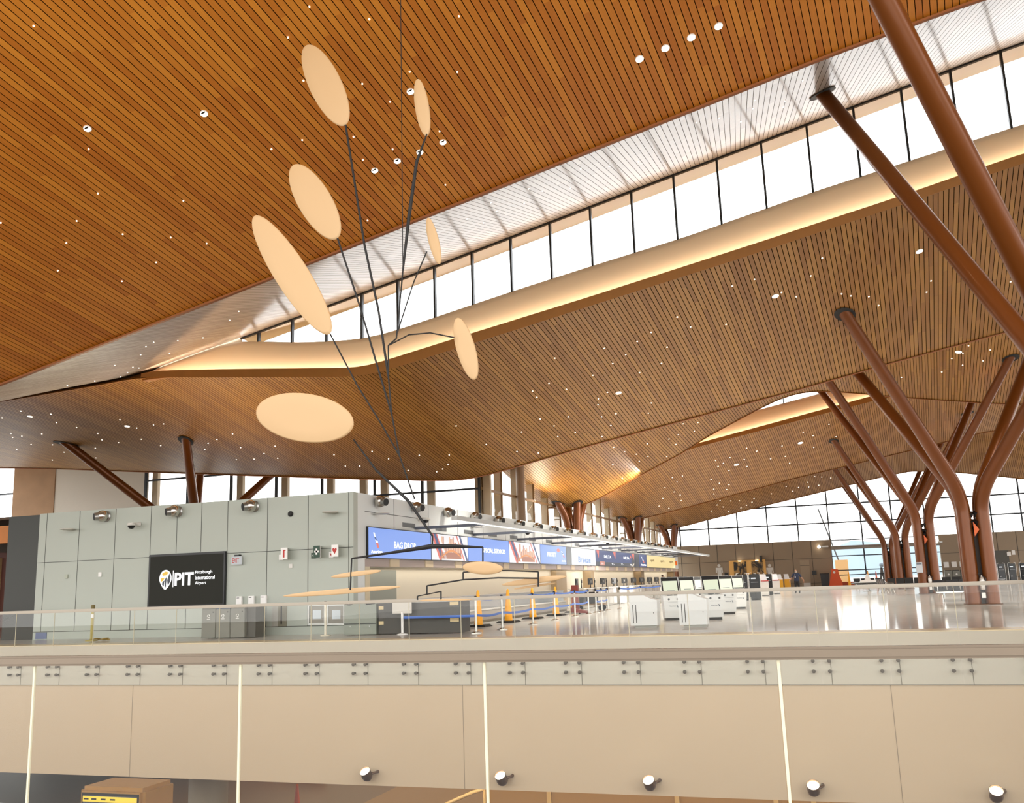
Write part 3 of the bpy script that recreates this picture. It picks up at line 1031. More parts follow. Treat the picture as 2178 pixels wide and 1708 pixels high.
# nozzles along the ticket wall
first = None
Y = 29.25
i = 0
while Y < 93:
    if i == 0:
        nozzle('air_nozzle', (-14.493, Y, 4.31), (1, -.35, -.15), 'ball air nozzle nearest the wall corner above the blue signs')
    elif i == 1:
        nozzle('air_nozzle', (-14.493, Y, 4.31), (1, -.35, -.15), 'second ball air nozzle from the corner above the blue signs')
    elif i == 2:
        nozzle('air_nozzle', (-14.493, Y, 4.31), (1, -.35, -.15), 'ball air nozzle beside the near end of the long light bar')
    else:
        n_ = nozzle('air_nozzle', (-14.493, Y, 4.31), (1, -.35, -.15), 'ball air nozzle in the row behind the long light bar', 'air nozzles behind the light bar') if first is None else None
        if first is None:
            first = n_
        else:
            c = first.copy()
            COL.objects.link(c)
            c.location = (-14.493, Y, 4.31)
            for ch in list(first.children):
                k = ch.copy()
                COL.objects.link(k)
                k.parent = c
    Y += 3.05
    i += 1
for k, (px, py) in enumerate(((890, 1104), (1110, 1131), (1283, 1153))):
    c = at_x(px, py, TW)
    wall_camera((TW, c[1], c[2]), (1, -.2, 0), ['dome security camera under second nozzle above blue sign', 'dome security camera over the city picture beside the light bar', 'dome security camera high above the white airline sign'][k], True)
c = at_x(806, 1093, TW + .2)
t = empty('wall_antenna', c, 'flat disc antenna above the BAG DROP sign', 'wall antenna')
MB().lathe((TW + .3, c[1], c[2]), (0, 0, 1), [(.001, -.02), (.16, -.025), (.28, 0), (.25, .025), (.001, .03)], 20).build('disc', offwhite, t)
MB().box(TW + .001, c[1] - .04, c[2] - .02, TW + .3, c[1] + .04, c[2] + .02).build('bracket', steel, t, smooth=0)
c = at_x(1018, 1121, TW + .3)
t = empty('wall_antenna', c, 'flat disc antenna under the near end of the light bar', 'wall antenna')
MB().lathe((TW + .3, c[1], c[2]), (0, 0, 1), [(.001, -.02), (.16, -.025), (.28, 0), (.25, .025), (.001, .03)], 20).build('disc', offwhite, t)
MB().box(TW + .001, c[1] - .04, c[2] - .02, TW + .3, c[1] + .04, c[2] + .02).build('bracket', steel, t, smooth=0)

# ------------------------------------------------------------------ illuminated airline signs
SX = TW + .09
EYY = (0, 1, 0)


def sy(px):
    return at_x(px, 1150, SX)[1]


def sign(px0, px1, hexc, es, label, name='airline_sign'):
    y0, y1 = sy(px0) + .01, sy(px1) - .01
    t = empty(name, (SX, y0, 2.38), label, 'sign')
    MB().box(TW + .001, y0 + .01, 2.385, SX - .004, y1 - .01, 3.44).build('casing', black, t, smooth=0)
    MB().box(SX - .004, y0 + .02, 2.41, SX, y1 - .02, 3.41).build('face', glow('face_' + hexc[1:], hexc, es), t, smooth=0)
    return t, y0, y1


sw = glow('sign_white', '#ffffff', 1.3)
s_red = glow('sign_red', '#d96a5c', .8)
s_navy = glow('sign_navy', '#4c5f8c', .6)
s_pale = glow('sign_pale', '#f4f6fb', 1.0)
BLU = '#7f9fe6'


def st(t, body, y0, y1, z0, z1, m=sw, bold=.02):
    return text('lettering', body, (SX + .004, y0, z0), EYY, EZ, y1 - y0, z1 - z0, m, t, bold)


def sp_(t, name, pts, m, d=.002):
    return MB().prism(pts, (SX, 0, 0), EYY, EZ, (1, 0, 0), d).build(name, m, t, smooth=0)


def flight_symbol(t, yc, zc, s_, wy=1.0):
    """slanted striped tail mark"""
    sp_(t, 'emblem', [(yc - .5 * wy * s_, zc + .5 * s_), (yc - .3 * wy * s_, zc + .5 * s_), (yc - .15 * wy * s_, zc + .2 * s_), (yc - .35 * wy * s_, zc + .25 * s_)], s_pale, .004)
    sp_(t, 'emblem', [(yc - .35 * wy * s_, zc + .22 * s_), (yc - .1 * wy * s_, zc + .18 * s_), (yc + .05 * wy * s_, zc - .02 * s_), (yc - .2 * wy * s_, zc + .05 * s_)], s_navy, .004)
    sp_(t, 'emblem', [(yc - .2 * wy * s_, zc + .03 * s_), (yc + .15 * wy * s_, zc - .05 * s_), (yc + .2 * wy * s_, zc - .15 * s_), (yc - .1 * wy * s_, zc - .15 * s_)], s_pale, .004)
    sp_(t, 'emblem', [(yc - .1 * wy * s_, zc - .16 * s_), (yc + .22 * wy * s_, zc - .16 * s_), (yc + .4 * wy * s_, zc - .55 * s_), (yc + .1 * wy * s_, zc - .5 * s_)], s_red, .004)


def stripes(t, y0, w_, order):
    """slanted coloured bands leaning with the sign design; y0 at the top edge"""
    dy = w_ * 1.3
    y = y0
    for k, (ww, m_) in enumerate(order):
        sp_(t, 'stripe', [(y, 3.41), (y + ww, 3.41), (y + ww + dy, 2.41), (y + dy, 2.41)], m_, .003 + .0004 * k)
        y += ww


t, a0, a1 = sign(783, 917, BLU, 0.78, 'blue airline sign reading BAG DROP with the American name')
st(t, 'BAG DROP', sy(838), sy(884), 2.76, 3.0)
st(t, 'American', sy(789), sy(813), 2.56, 2.67)
flight_symbol(t, sy(801), 3.0, .5, 1.0)


def city_panel(px0, px1, label):
    t, y0, y1 = sign(px0, px1, '#f7f3f4', .7, label, 'picture_sign')
    L_ = y1 - y0
    rnd = random.Random(px0)
    tow = glow('city_rose', '#c98f7d', .7)
    tow2 = glow('city_tan', '#e0b493', .8)
    ylo, yhi = y0 + .26 * L_, y0 + .80 * L_
    for k in range(16):
        y = ylo + (yhi - ylo) * k / 16
        h = rnd.choice((.25, .3, .42, .55, .62, .35))
        sp_(t, 'tower', [(y, 2.72), (y + L_ * .03, 2.72), (y + L_ * .03, 2.72 + h), (y, 2.72 + h)], tow if k % 2 else tow2, .002 + .0001 * k)
    sp_(t, 'river', [(ylo - .02 * L_, 2.41), (yhi, 2.41), (yhi, 2.72), (ylo - .02 * L_, 2.72)], glow('city_shore', '#c5836a', .6), .0042)
    arch = []
    for k in range(13):
        u = k / 12
        arch.append((ylo + (yhi - ylo) * u, 2.55 + .28 * math.sin(PI * u)))
    for k in range(12, -1, -1):
        u = k / 12
        arch.append((ylo + (yhi - ylo) * u, 2.50 + .25 * math.sin(PI * u)))
    sp_(t, 'bridge', arch, glow('city_bridge', '#e08f4e', .8), .005)
    sp_(t, 'bank', [(ylo, 2.41), (yhi, 2.41), (yhi, 2.47), (ylo, 2.47)], glow('city_bank', '#efe2dc', .9), .0055)
    stripes(t, y0 + .0 * L_, .16 * L_, [(.05 * L_, s_red), (.07 * L_, s_navy), (.03 * L_, s_red), (.05 * L_, s_pale)])
    stripes(t, y0 + .66 * L_, .16 * L_, [(.03 * L_, s_red), (.045 * L_, s_pale), (.05 * L_, s_navy)])
    return t


city_panel(917, 995, 'lit picture of a city skyline and arched bridge right of BAG DROP')
t, a0, a1 = sign(995, 1082, BLU, 0.78, 'blue sign reading SPECIAL SERVICES between two city pictures')
st(t, 'SPECIAL SERVICES', sy(1026), sy(1074), 2.80, 3.0)
city_panel(1082, 1148, 'lit picture of a city skyline and bridge left of PRIORITY')
t, a0, a1 = sign(1148, 1203, BLU, 0.78, 'blue sign reading PRIORITY with a small tail emblem')
st(t, 'PRIORITY', sy(1163), sy(1182), 2.80, 3.05)
st(t, 'American', sy(1193), sy(1201), 2.55, 2.66)
flight_symbol(t, sy(1196.5), 2.98, .34, 2.2)
sp_(t, 'dot', [(sy(1186.5) + .32 * math.cos(k * PI / 6), 3.18 + .1 * math.sin(k * PI / 6)) for k in range(12)], s_red, .004)
sign(1203, 1214, '#54585c', .5, 'plain dark grey sign panel left of the white Breeze sign', 'blank_sign')
t, a0, a1 = sign(1214, 1265, '#f5f8fa', 0.73, 'white sign reading Breeze in pale blue letters')
st(t, 'Breeze', sy(1228), sy(1254), 2.55, 2.92, glow('breeze_blue', '#6f93c9', .8), .03)
sp_(t, 'tick', [(sy(1243), 3.02), (sy(1245), 3.02), (sy(1248), 3.2), (sy(1246.5), 3.2)], glow('breeze_pale', '#dfeaf6', 1.0), .003)
t, a0, a1 = sign(1265, 1349, '#35508f', 0.49, 'blue sign naming DELTA twice over a dark strip')
sp_(t, 'strip', [(a0 + .03, 2.41), (a1 - .03, 2.41), (a1 - .03, 2.66), (a0 + .03, 2.66)], glow('delta_strip', '#3a4250', .5), .002)
sp_(t, 'strip', [(sy(1339), 2.41), (a1 - .03, 2.41), (a1 - .03, 3.41), (sy(1343), 3.41)], glow('delta_strip', '#3a4250', .5), .0022)
st(t, 'DELTA', sy(1283), sy(1298), 2.93, 3.12)
st(t, 'DELTA', sy(1324), sy(1336), 2.93, 3.12)
for px in (1270, 1305, 1344):
    sp_(t, 'pennant', [(sy(px - 3), 3.40), (sy(px + 3), 3.40), (sy(px + 1.5), 2.9)], s_red, .0035)
sp_(t, 'pennant', [(sy(1337), 3.05), (sy(1341), 3.05), (sy(1339), 3.28)], s_red, .0035)
sp_(t, 'plate', [(sy(1274), 2.43), (sy(1284), 2.43), (sy(1284), 2.69), (sy(1274), 2.69)], glow('delta_red', '#d58a78', .7), .004)
for px in (1276, 1298, 1318, 1337):
    st(t, 'T-', sy(px), sy(px + 6), 2.5, 2.6)
sign(1349, 1357, '#3c4250', .5, 'plain dark sign panel right of the DELTA sign', 'blank_sign')
t, a0, a1 = sign(1357, 1373, '#35508f', 0.53, 'narrow blue airline sign beside the yellow sign')
st(t, 'American', sy(1360.5), sy(1371), 2.52, 2.68, sw, .04)
flight_symbol(t, sy(1365), 3.0, .45, 3.2)
t, a0, a1 = sign(1373, 1433, '#f4dc9a', 0.69, 'pale yellow sign repeating the word spirit three times')
for p0 in (1381, 1402, 1421):
    st(t, 'spirit', sy(p0), sy(p0 + 8), 2.85, 3.1, glow('spirit_ochre', '#8f6a1c', .5), .04)

# ------------------------------------------------------------------ glass balustrades
gl_clear = glass('balustrade_glass', (.985, .992, .985), 1.33)
gl_edge = mat('glass_edge', '#b9b196', .3, emit='#d8cfae', es=.05)
rail_m = mat('rail_bronze', '#6a5c4d', .35, .4, noise=.12, nscale=1.5)
# near one
NY = 4.85
nb = empty('glass_balustrade', (-1.8, NY, 0), 'near glass balustrade with a flat metal handrail across the foreground', 'balustrade')
zt = at_y(1035, 1384, NY)[2]
zb = at_y(1035, 1408, NY)[2]
MB().bbox(-8.6, NY - .035, zb, 5.2, NY + .035, zt, .012).build('handrail', rail_m, nb)
gx = [-7.816, -6.31, -4.806, -3.303, -1.80, -.294, 1.21, 2.71, 4.21]
for a, b_ in zip(gx[:-1], gx[1:]):
    p_ = MB().box(a + .012, NY - .002, -.45, b_ - .012, NY + .002, zb + .01).build('glass_panel', gl_clear, nb, smooth=0)
    MB().box(a - .007, NY - .006, -.45, a + .007, NY + .006, zb + .005).build('glass_edge', gl_edge, p_, smooth=0)
# far one, bolted to the slab edge
FYB = 23.84
X0 = at_y(763.5, 1300, FYB)[0]
fbal = empty('glass_balustrade', (X0, FYB, 0), 'far glass balustrade bolted along the opposite floor edge', 'balustrade')
MB().bbox(-40.5, FYB - .03, .985, 20, FYB + .05, 1.075, .015).build('handrail', mat('rail_steel', '#a39a8c', .35, .5), fbal)
bz = [at_y(749, 1413, 23.9)[2], at_y(749, 1432, 23.9)[2]]
for k in range(-17, 22):
    a = X0 + 1.5 * k
    p_ = MB().box(a + .01, FYB - .006, -1.16, a + 1.49, FYB + .006, 1.0).build('glass_panel', gl_clear, fbal, smooth=0)
    MB().box(a + .0, FYB - .008, -.02, a + .014, FYB + .008, .99).build('glass_edge', gl_edge, p_, smooth=0)
    bt = MB()
    for xx in (a + .18, a + 1.32):
        for z in bz:
            bt.lathe((xx, 23.948, z), (0, -1, 0), [(.03, 0), (.03, .085), (.045, .09), (.045, .125), (.001, .128)], 10)
    bt.build('bolt', mat('bolt_dark', '#5b5348', .35, .6), p_)

# uplights clamped to the lower fascia
UPL = ['leftmost glowing round uplight on the pale fascia', 'glowing round uplight just right of the middle glass joint', 'third glowing round uplight from the left, between two glass joints', 'glowing round uplight right of the slanting bright glass edge', 'rightmost glowing round uplight near the lower right corner']
up_src = []
for i, X in enumerate((-12.207, -8.42, -4.66, -.90, 2.865)):
    t = empty('fascia_uplight', (X, 23.8, -3.38), UPL[i], 'uplight', 'round uplights along the fascia')
    c = np.array([X, 23.72, -3.45])
    d = np.array([0 if i > 2 else -.08, -.62, .78])
    d /= np.linalg.norm(d)
    MB().lathe(c, d, [(.001, -.17), (.08, -.15), (.135, -.08), (.145, 0), (.138, .10), (.15, .15), (.14, .155), (.13, .12), (.001, .11)], 20).build('shell', steel_dk, t)
    MB().lathe(c + d * .115, d, [(.13, 0), (.12, .018), (.001, .026)], 20).build('lens', glow('lens_white', '#fff6e0', 7.0), t)
    MB().tube([(X + .12, 23.75, -3.42), (X + .2, 23.85, -3.40), (X + .2, 23.965, -3.40)], [.035, .03, .045], 10).build('bracket', steel_dk, t)

# ------------------------------------------------------------------ tree columns
copper = mat('copper_paint', '#6e3b12', .34, .25, spec=.4, coat=.15)
PAIRS = [('back0', 'crest0'), ('crest0', 'fold1'), ('fold1', 'head1'), ('front1', 'fold2'), ('fold2', 'head2'), ('front2', 'fold3'), ('fold3', 'head3'), ('front3', 'fold4'), ('fold4', 'head4'), ('front4', 'fold5'), ('fold5', 'end5')]


def ceil_at(X, Y):
    z = 99
    for a, b_ in PAIRS:
        if K[a][0] - .01 <= Y <= K[b_][0] + .01:
            z = min(z, surf_z(a, b_, X, Y))
    return z


def ceil_normal(X, Y):
    e = .15
    dx = (ceil_at(X + e, Y) - ceil_at(X - e, Y)) / (2 * e)
    dy = (ceil_at(X, Y + e) - ceil_at(X, Y - e)) / (2 * e)
    n = np.array([dx, dy, -1.0])
    return n / np.linalg.norm(n)


def tree(X0, Y0, label, zb=4.5, arms=((-.58, -.80), (-.53, .52), (.58, -.80), (.53, .52)), r0=.26, off=.33, z0=0.0):
    t = empty('tree_column', (X0, Y0, z0), label, 'column', None)
    for (ax, ay) in arms:
        sx_, sy_ = (1 if ax > 0 else -1), (1 if ay > 0 else -1)
        bx_, by_ = X0 + sx_ * off, Y0 + sy_ * off * .9
        path = [(bx_, by_, z0), (bx_, by_, zb - 1.6), (bx_, by_, zb - .75)]
        L_ = .75
        for k in range(1, 9):
            u = k / 8
            # quadratic bend
            path.append((bx_ + ax * L_ * u * u, by_ + ay * L_ * u * u, zb - L_ + L_ * 2 * u * (1 - u) + 2 * L_ * u * u))
        dz = 0
        z = path[-1][2]
        x_, y_ = path[-1][0], path[-1][1]
        while z + dz < ceil_at(x_ + ax * dz, y_ + ay * dz) and dz < 16:
            dz += .05
        hx_, hy_ = x_ + ax * dz, y_ + ay * dz
        path.append((hx_ + ax * .25, hy_ + ay * .25, z + dz + .25))
        n = len(path)
        rad = [r0] * (n - 1) + [r0 * .84]
        MB().tube(path, rad, 20).build('branch', copper, t, smooth=60)
        nn = ceil_normal(hx_, hy_)
        zc_ = ceil_at(hx_, hy_)
        dirv = np.array([ax, ay, 1.0])
        tang = dirv - nn * np.dot(dirv, nn)
        tang /= np.linalg.norm(tang)
        sd = np.cross(nn, tang)
        pts = []
        for k in range(24):
            a = 2 * PI * k / 24
            pts.append(np.array([hx_, hy_, zc_]) + nn * .03 + tang * math.cos(a) * .62 + sd * math.sin(a) * .34)
        MB().add(pts, [tuple(range(24))]).build('socket', blackm, t, smooth=0)
    fl = MB()
    for k, (ox, oy, oz) in enumerate(((-.09, -.5, .1), (.09, -.5, .12), (-.08, -.5, -.2), (.08, -.52, -.22), (0, -.5, -.45))):
        fl = MB().lathe((X0 + ox, Y0 + oy + .2, zb - 1.0 + oz), (0, -.6, 1), [(.06, 0), (.09, .12), (.1, .2), (.001, .19)], 12)
        fl.build('floodlight', black, t)
    MB().box(X0 - .09, Y0 - .15, z0, X0 + .09, Y0 + .15, zb - 1.0).build('spine', mat('spine_dark', '#33261d', .6), t, smooth=0)
    MB().box(X0 - .62, Y0 - .58, z0, X0 + .62, Y0 + .58, z0 + .03).build('base_plate', mat('base_brown', '#5e4433', .4), t, smooth=0)
    return t


tree(5.3, 20.6, 'nearest copper tree column, only its two thick leaning branches showing upper right', z0=-6.5, zb=4.3, r0=.235, arms=((-.53, -.8), (-.39, .5), (.53, -.8), (.39, .5)))
tree(5.35, 41.2, 'largest copper tree column standing on the floor at right', zb=4.25)
tree(5.3, 61.9, 'second copper tree column from the front with a paper notice', zb=4.8)
tree(5.3, 82.6, 'third copper tree column in the right row', zb=4.5)
tree(5.3, 102.0, 'farthest copper tree column in the right row by the end windows', zb=4.4)
tree(-30.9, 41.2, 'copper tree column rising behind the grey panel wall at left', zb=4.4, arms=((-.7, -1.2), (-.6, .9), (.7, -1.2), (.6, .9)), r0=.24)
LT = ((-.34, -.7), (-.3, .4), (.16, -.25), (.2, .5))
tree(-16.3, 61.9, 'nearest short copper column behind the ticket counter wall', zb=5.4, arms=LT, r0=.27, off=.28)
tree(-16.3, 82.6, 'second short copper column behind the ticket counter wall', zb=5.4, arms=LT, r0=.27, off=.28)
tree(-16.3, 102.5, 'third short copper column behind the ticket counter wall', zb=5.4, arms=LT, r0=.27, off=.28)


def extinguisher(X, Y, label):
    t = empty('fire_extinguisher', (X, Y, .55), label, 'fire extinguisher')
    c = (X, Y, .55)
    MB().lathe(c, (0, 0, 1), [(.001, 0), (.09, .01), (.1, .04), (.1, .4), (.07, .47), (.03, .5), (.03, .55)], 16).build('cylinder', mat('ext_silver', '#bdb6ad', .3, .7), t)
    MB().box(X - .09, Y - .108, .72, X + .09, Y - .098, .9).build('care_label', white, t, smooth=0)
    MB().tube([(X, Y, 1.1), (X - .06, Y - .05, 1.16), (X - .13, Y - .07, 1.15)], .016, 8).build('handle', black, t)
    MB().tube([(X + .03, Y, 1.08), (X + .13, Y - .06, 1.0), (X + .12, Y - .08, .8)], .014, 8).build('hose', black, t)
    MB().box(X - .05, Y + .1, .6, X + .05, Y + .22, .95).build('bracket', red, t, smooth=0)
    MB().box(X - .07, Y - .03, .25, X + .07, Y, .45).build('inspection_tag', white, t, smooth=0)
    return t


extinguisher(5.35, 40.72, 'fire extinguisher strapped to the largest copper tree column')
extinguisher(5.3, 61.42, 'fire extinguisher strapped to the second copper tree column')
for (X, Y, z, lab) in ((5.32, 40.66, 2.9, 'small orange triangular flag sign on the largest copper column'), (5.27, 61.36, 3.2, 'small orange triangular flag sign on the second copper column')):
    tag(MB().prism([(-.03, -.32), (.16, -.05), (-.03, .25)], (X, Y, z), EXX, EZ, (0, 1, 0), .02).build('flag_sign', mat('flag_orange', '#d4632a', .5), None, smooth=0), lab, 'sign')
nt_ = empty('paper_notice', (4.78, 61.34, 1.55), 'white paper notice taped on the second copper tree column', 'notice')
MB().box(4.62, 61.33, 1.25, 4.98, 61.35, 1.85).build('sheet', mat('notice_paper', '#c9d2d8', .6), nt_, smooth=0)
MB().box(4.66, 61.326, 1.72, 4.94, 61.33, 1.8).build('heading', mat('notice_ink', '#6f7a85', .6), nt_, smooth=0)

# ------------------------------------------------------------------ hanging mobile (plain oval paddles on dark rods)
MY = 14.5
cream_p = mat('mobile_cream', '#bd9b70', .6)
rod_m = mat('mobile_rod', '#15120f', .7)
mob = empty('hanging_mobile', at_y(853, 500, MY), 'large hanging mobile of cream oval paddles on thin dark rods', 'mobile')


def q(px, py, dy=0.0):
    return at_y(px, py, MY + dy)


def paddle(p0, p1, wpx, dy=0.0, tilt=0.0):
    a, b_ = q(*p0, dy), q(*p1, dy)
    ax = b_ - a
    L_ = np.linalg.norm(ax)
    ax /= L_
    mid = (a + b_) / 2
    vd = np.array([0, 1.0, 0])
    sd = np.cross(ax, vd)
    sd /= np.linalg.norm(sd)
    nn = np.cross(sd, ax)
    hw = wpx / FPX * 15.2 / 2
    # plain oval plate with soft rim
    rows = []
    N = 40
    mb = MB()
    rings = ((1.0, 0.0), (.985, .016), (.95, .022), (.5, .026), (.001, .026))
    for sgn in (1, -1):
        g = []
        for s_, h in rings:
            g.append([mid + ax * math.cos(2 * PI * k / N) * L_ / 2 * s_ + sd * math.sin(2 * PI * k / N) * hw * s_ + nn * h * sgn * min(1, hw / .15) for k in range(N + 1)])
        mb.grid(g)
    return mb.build('paddle', cream_p, mob, smooth=60)


for p0, p1, w_, dy in (((650, 97), (735, 266), 84, 0), ((622, 352), (718, 507), 86, .1), ((540, 460), (702, 710), 84, -.15), ((545, 872), (752, 905), 112, -.3),
                       ((888, 168), (908, 290), 36, .2), ((910, 463), (935, 562), 26, .3), ((972, 676), (1010, 808), 44, .1),
                       ((984, 1206), (1070, 1210), 27, 0), ((704, 1227), (811, 1214), 11, 0), ((602, 1268), (852, 1248), 12, .1),
                       ((1068, 1244), (1205, 1226), 13, .1), ((1092, 1253), (1182, 1240), 5, .15), ((892, 1277), (1005, 1275), 5, 0)):
    paddle(p0, p1, w_, dy)


def rod(pts, r):
    return MB().tube([q(*p) if len(p) == 2 else q(p[0], p[1], p[2]) for p in pts], r, 8).build('rod', rod_m, mob)


rod([(735, 266), (775, 520), (805, 660), (826, 800)], .022)
rod([(718, 507), (765, 650), (800, 770), (833, 880)], .018)
rod([(702, 710), (760, 820), (810, 900), (850, 970)], .014)
rod([(752, 935), (800, 1000), (868, 1065), (920, 1140)], [.012, .02, .028, .018])
rod([(908, 285), (886, 345), (870, 460), (857, 575)], [.012, .03, .034, .018])
rod([(908, 535), (880, 600), (846, 705)], .012)
rod([(966, 718), (915, 708), (870, 712), (826, 735)], .012)
rod([(748, 1188), (830, 1176), (918, 1162), (970, 1162), (1027, 1164)], [.014, .022, .04, .03, .014])
rod([(985, 1217), (1060, 1213), (1145, 1216)], .010)
rod([(908, 1246), (985, 1233), (1060, 1229), (1145, 1230)], .012)
rod([(888, 1268), (938, 1258)], .009)
hang = [((826, 735), (826, 800)), ((826, 800), (833, 880)), ((833, 880), (850, 970)), ((850, 970), (882, 1062)), ((920, 1140), (920, 1162)), ((748, 1188), (745, 1255)), ((1027, 1164), (1027, 1200)),
        ((985, 1217), (985, 1233)), ((1145, 1216), (1145, 1248)), ((908, 1246), (908, 1264)), ((888, 1268), (888, 1276)), ((938, 1258), (938, 1275)), ((857, 575), (850, 650)), ((850, 650), (843, 720)), ((843, 720), (826, 735))]
for a, b_ in hang:
    MB().tube([q(*a), q(*b_)], .014, 8).build('link', rod_m, mob)
top = q(853, 20)
zc_ = ceil_at(top[0], MY)
MB().tube([(top[0], MY, zc_ + .05), q(857, 575)], .008, 8).build('cable', rod_m, mob)

# ------------------------------------------------------------------ queue posts and cones
def stanchion(loc, nxt, label, low=True, group='chrome queue posts with blue belts'):
    x_, y_ = loc
    t = empty('queue_post', (x_, y_, 0), label, 'queue post', group)
    MB().lathe((x_, y_, 0), (0, 0, 1), [(.17, 0), (.17, .02), (.08, .05), (.035, .06)], 18).build('base', chrome, t)
    MB().lathe((x_, y_, .05), (0, 0, 1), [(.033, 0), (.033, .9)], 14).build('pole', mat('post_silver', '#d3d0c8', .3, .5), t)
    MB().lathe((x_, y_, .95), (0, 0, 1), [(.04, 0), (.045, .02), (.045, .1), (.03, .12), (.001, .12)], 14).build('head', black, t)
    if nxt:
        for z in ((1.0, .52) if low else (1.0,)):
            a, b_ = np.array([x_, y_, z]), np.array([nxt[0], nxt[1], z])
            rows = [[a + (b_ - a) * u + np.array([0, 0, h - .05 * math.sin(PI * u)]) for u in np.linspace(0, 1, 9)] for h in (-.035, .035)]
            MB().grid(rows).build('belt', blue, t, smooth=60)
    return t


ps = [(-10.1, 26.6), (-9.95, 28.5), (-9.95, 31.7), (-10.05, 34.8), (-10.2, 38.3), (-10.25, 40.8), (-10.3, 42.4), (-10.3, 43.5), (-10.4, 45.2)]
OL = ['queue post with blue belt nearest the dark counter', 'second chrome queue post along the bag belt', 'third chrome queue post along the bag belt', 'fourth chrome queue post along the bag belt', 'fifth chrome queue post along the bag belt',
      'sixth chrome queue post, left of a close trio', 'chrome queue post at the middle of the close group', 'chrome queue post just right of the close group middle', 'last chrome queue post of the near bag belt row']
for i, p in enumerate(ps):
    stanchion(p, ps[i + 1] if i + 1 < len(ps) and i not in (5,) else None, OL[i])
pf_ = [(-10.3, 47.5), (-10.0, 51.5), (-9.7, 56), (-9.4, 61), (-9.0, 66.5), (-8.6, 72)]
for i, p in enumerate(pf_):
    stanchion(p, pf_[i + 1] if i + 1 < len(pf_) else None, 'distant chrome queue post in front of the check-in counters', False, 'distant queue posts')
# blank sign on a post
t = empty('post_sign', (-12.45, 26.55, 0), 'blank pale grey board on a white post before the dark counter', 'sign')
MB().lathe((-12.45, 26.55, 0), (0, 0, 1), [(.17, 0), (.17, .02), (.06, .05), (.04, .06), (.04, .66)], 18).build('pole', white, t)
MB().bbox(-12.77, 26.52, .62, -12.13, 26.56, .98, .01).build('board', mat('board_grey', '#c9c3b8', .5), t)
rows = [[np.array([-12.43 + 2.3 * u, 26.55, .5 + h]) for u in np.linspace(0, 1, 5)] for h in (-.035, .035)]
MB().grid(rows).build('belt', blue, t)
t = empty('white_post', (-15.2, 26.8, 0), 'plain white post standing before the recessed steel cabinets', 'queue post')
MB().lathe((-15.2, 26.8, 0), (0, 0, 1), [(.17, 0), (.17, .015), (.05, .03), (.04, .05), (.04, 1.0)], 16).build('pole', mat('post_cream', '#ded6c2', .5), t)
MB().lathe((-15.2, 26.8, 1.0), (0, 0, 1), [(.045, 0), (.045, .05), (.001, .06)], 14).build('head', black, t)
t = empty('yellow_post', (-23.75, 26.3, 0), 'weathered yellow post with a looped cable at its foot', 'post')
MB().lathe((-23.75, 26.3, 0), (0, 0, 1), [(.2, 0), (.2, .02), (.06, .04), (.05, .06), (.05, 1.1)], 14).build('pole', mat('post_olive', '#a99a52', .6, noise=.2, nscale=6), t)
MB().lathe((-23.75, 26.3, 1.02), (0, 0, 1), [(.06, 0), (.065, .02), (.065, .14), (.03, .16), (.001, .16)], 12).build('head', mat('post_cap', '#6f6236', .6), t)
MB().lathe((-23.75, 26.3, .75), (0, 0, 1), [(.053, 0), (.053, .12)], 12).build('band', white, t)
MB().tube([(-23.75 + .15 + .5 * u + .12 * math.sin(9 * u), 26.25 + .18 * math.cos(9 * u), .03 + .05 * abs(math.sin(5 * u))) for u in np.linspace(0, 1.3, 30)], .018, 8).build('cable', mat('cable_gold', '#a88a3e', .5), t)


def cone(loc, label, h=1.15, m=amber, sc=1.0):
    x_, y_ = loc
    t = empty('delineator_cone', (x_, y_, 0), label, 'cone')
    MB().hexa([(x_ - .38, y_ - .38, 0), (x_ + .38, y_ - .38, 0), (x_ + .38, y_ + .38, 0), (x_ - .38, y_ + .38, 0)], [(x_ - .3, y_ - .3, .07), (x_ + .3, y_ - .3, .07), (x_ + .3, y_ + .3, .07), (x_ - .3, y_ + .3, .07)]).build('base', blackm, t, smooth=0)
    MB().lathe((x_, y_, .07), (0, 0, 1), [(.15, 0), (.13, .25), (.105, .55), (.075, .85), (.05, h - .1), (.05, h - .07), (.03, h - .02), (.001, h)], 16).build('cone_body', m, t)
    return t


CL = ['first', 'second', 'third', 'fourth', 'fifth']
for i, p in enumerate(((-11.6, 30.8), (-11.53, 33.75), (-11.54, 36.8), (-11.47, 39.9), (-11.6, 43.4))):
    cone(p, CL[i] + ' tall amber cone from the dark counter, on a black base')

# ------------------------------------------------------------------ near counters and the bag belt
t = empty('wrapped_counter', (-12, 27, 0), 'dark wrapped counter with beige clips behind the blank sign', 'counter')
MB().bbox(-13.35, 26.75, .02, -10.65, 27.55, .93, .01).build('cabinet', mat('wrap_dark', '#45423c', .5, noise=.1, nscale=4), t)
MB().box(-12.2, 26.72, .93, -10.7, 27.58, 1.04).build('worktop', steel, t, smooth=0)
b = MB()
for (X, z) in ((-10.98, .82), (-10.98, .34)):
    MB().box(X, 26.742, z, X + .28, 26.752, z + .1).build('clip', mat('clip_tan', '#cdb88c', .5), t, smooth=0)
for (X, z) in ((-13.33, .75), (-13.33, .3)):
    MB().box(X, 26.742, z, X + .16, 26.752, z + .1).build('clip', mat('clip_tan', '#cdb88c', .5), t, smooth=0)
t = empty('metal_cabinet', (-13.95, 27, 0), 'greenish metal cabinet between the wall corner and dark counter', 'cabinet')
MB().bbox(-14.5, 26.7, .02, -13.4, 27.5, 1.0, .01).build('body', mat('cab_green', '#8b9084', .5), t)
MB().box(-14.5, 26.69, .33, -13.4, 26.7, .35).build('seam', black, t, smooth=0)
b = MB()
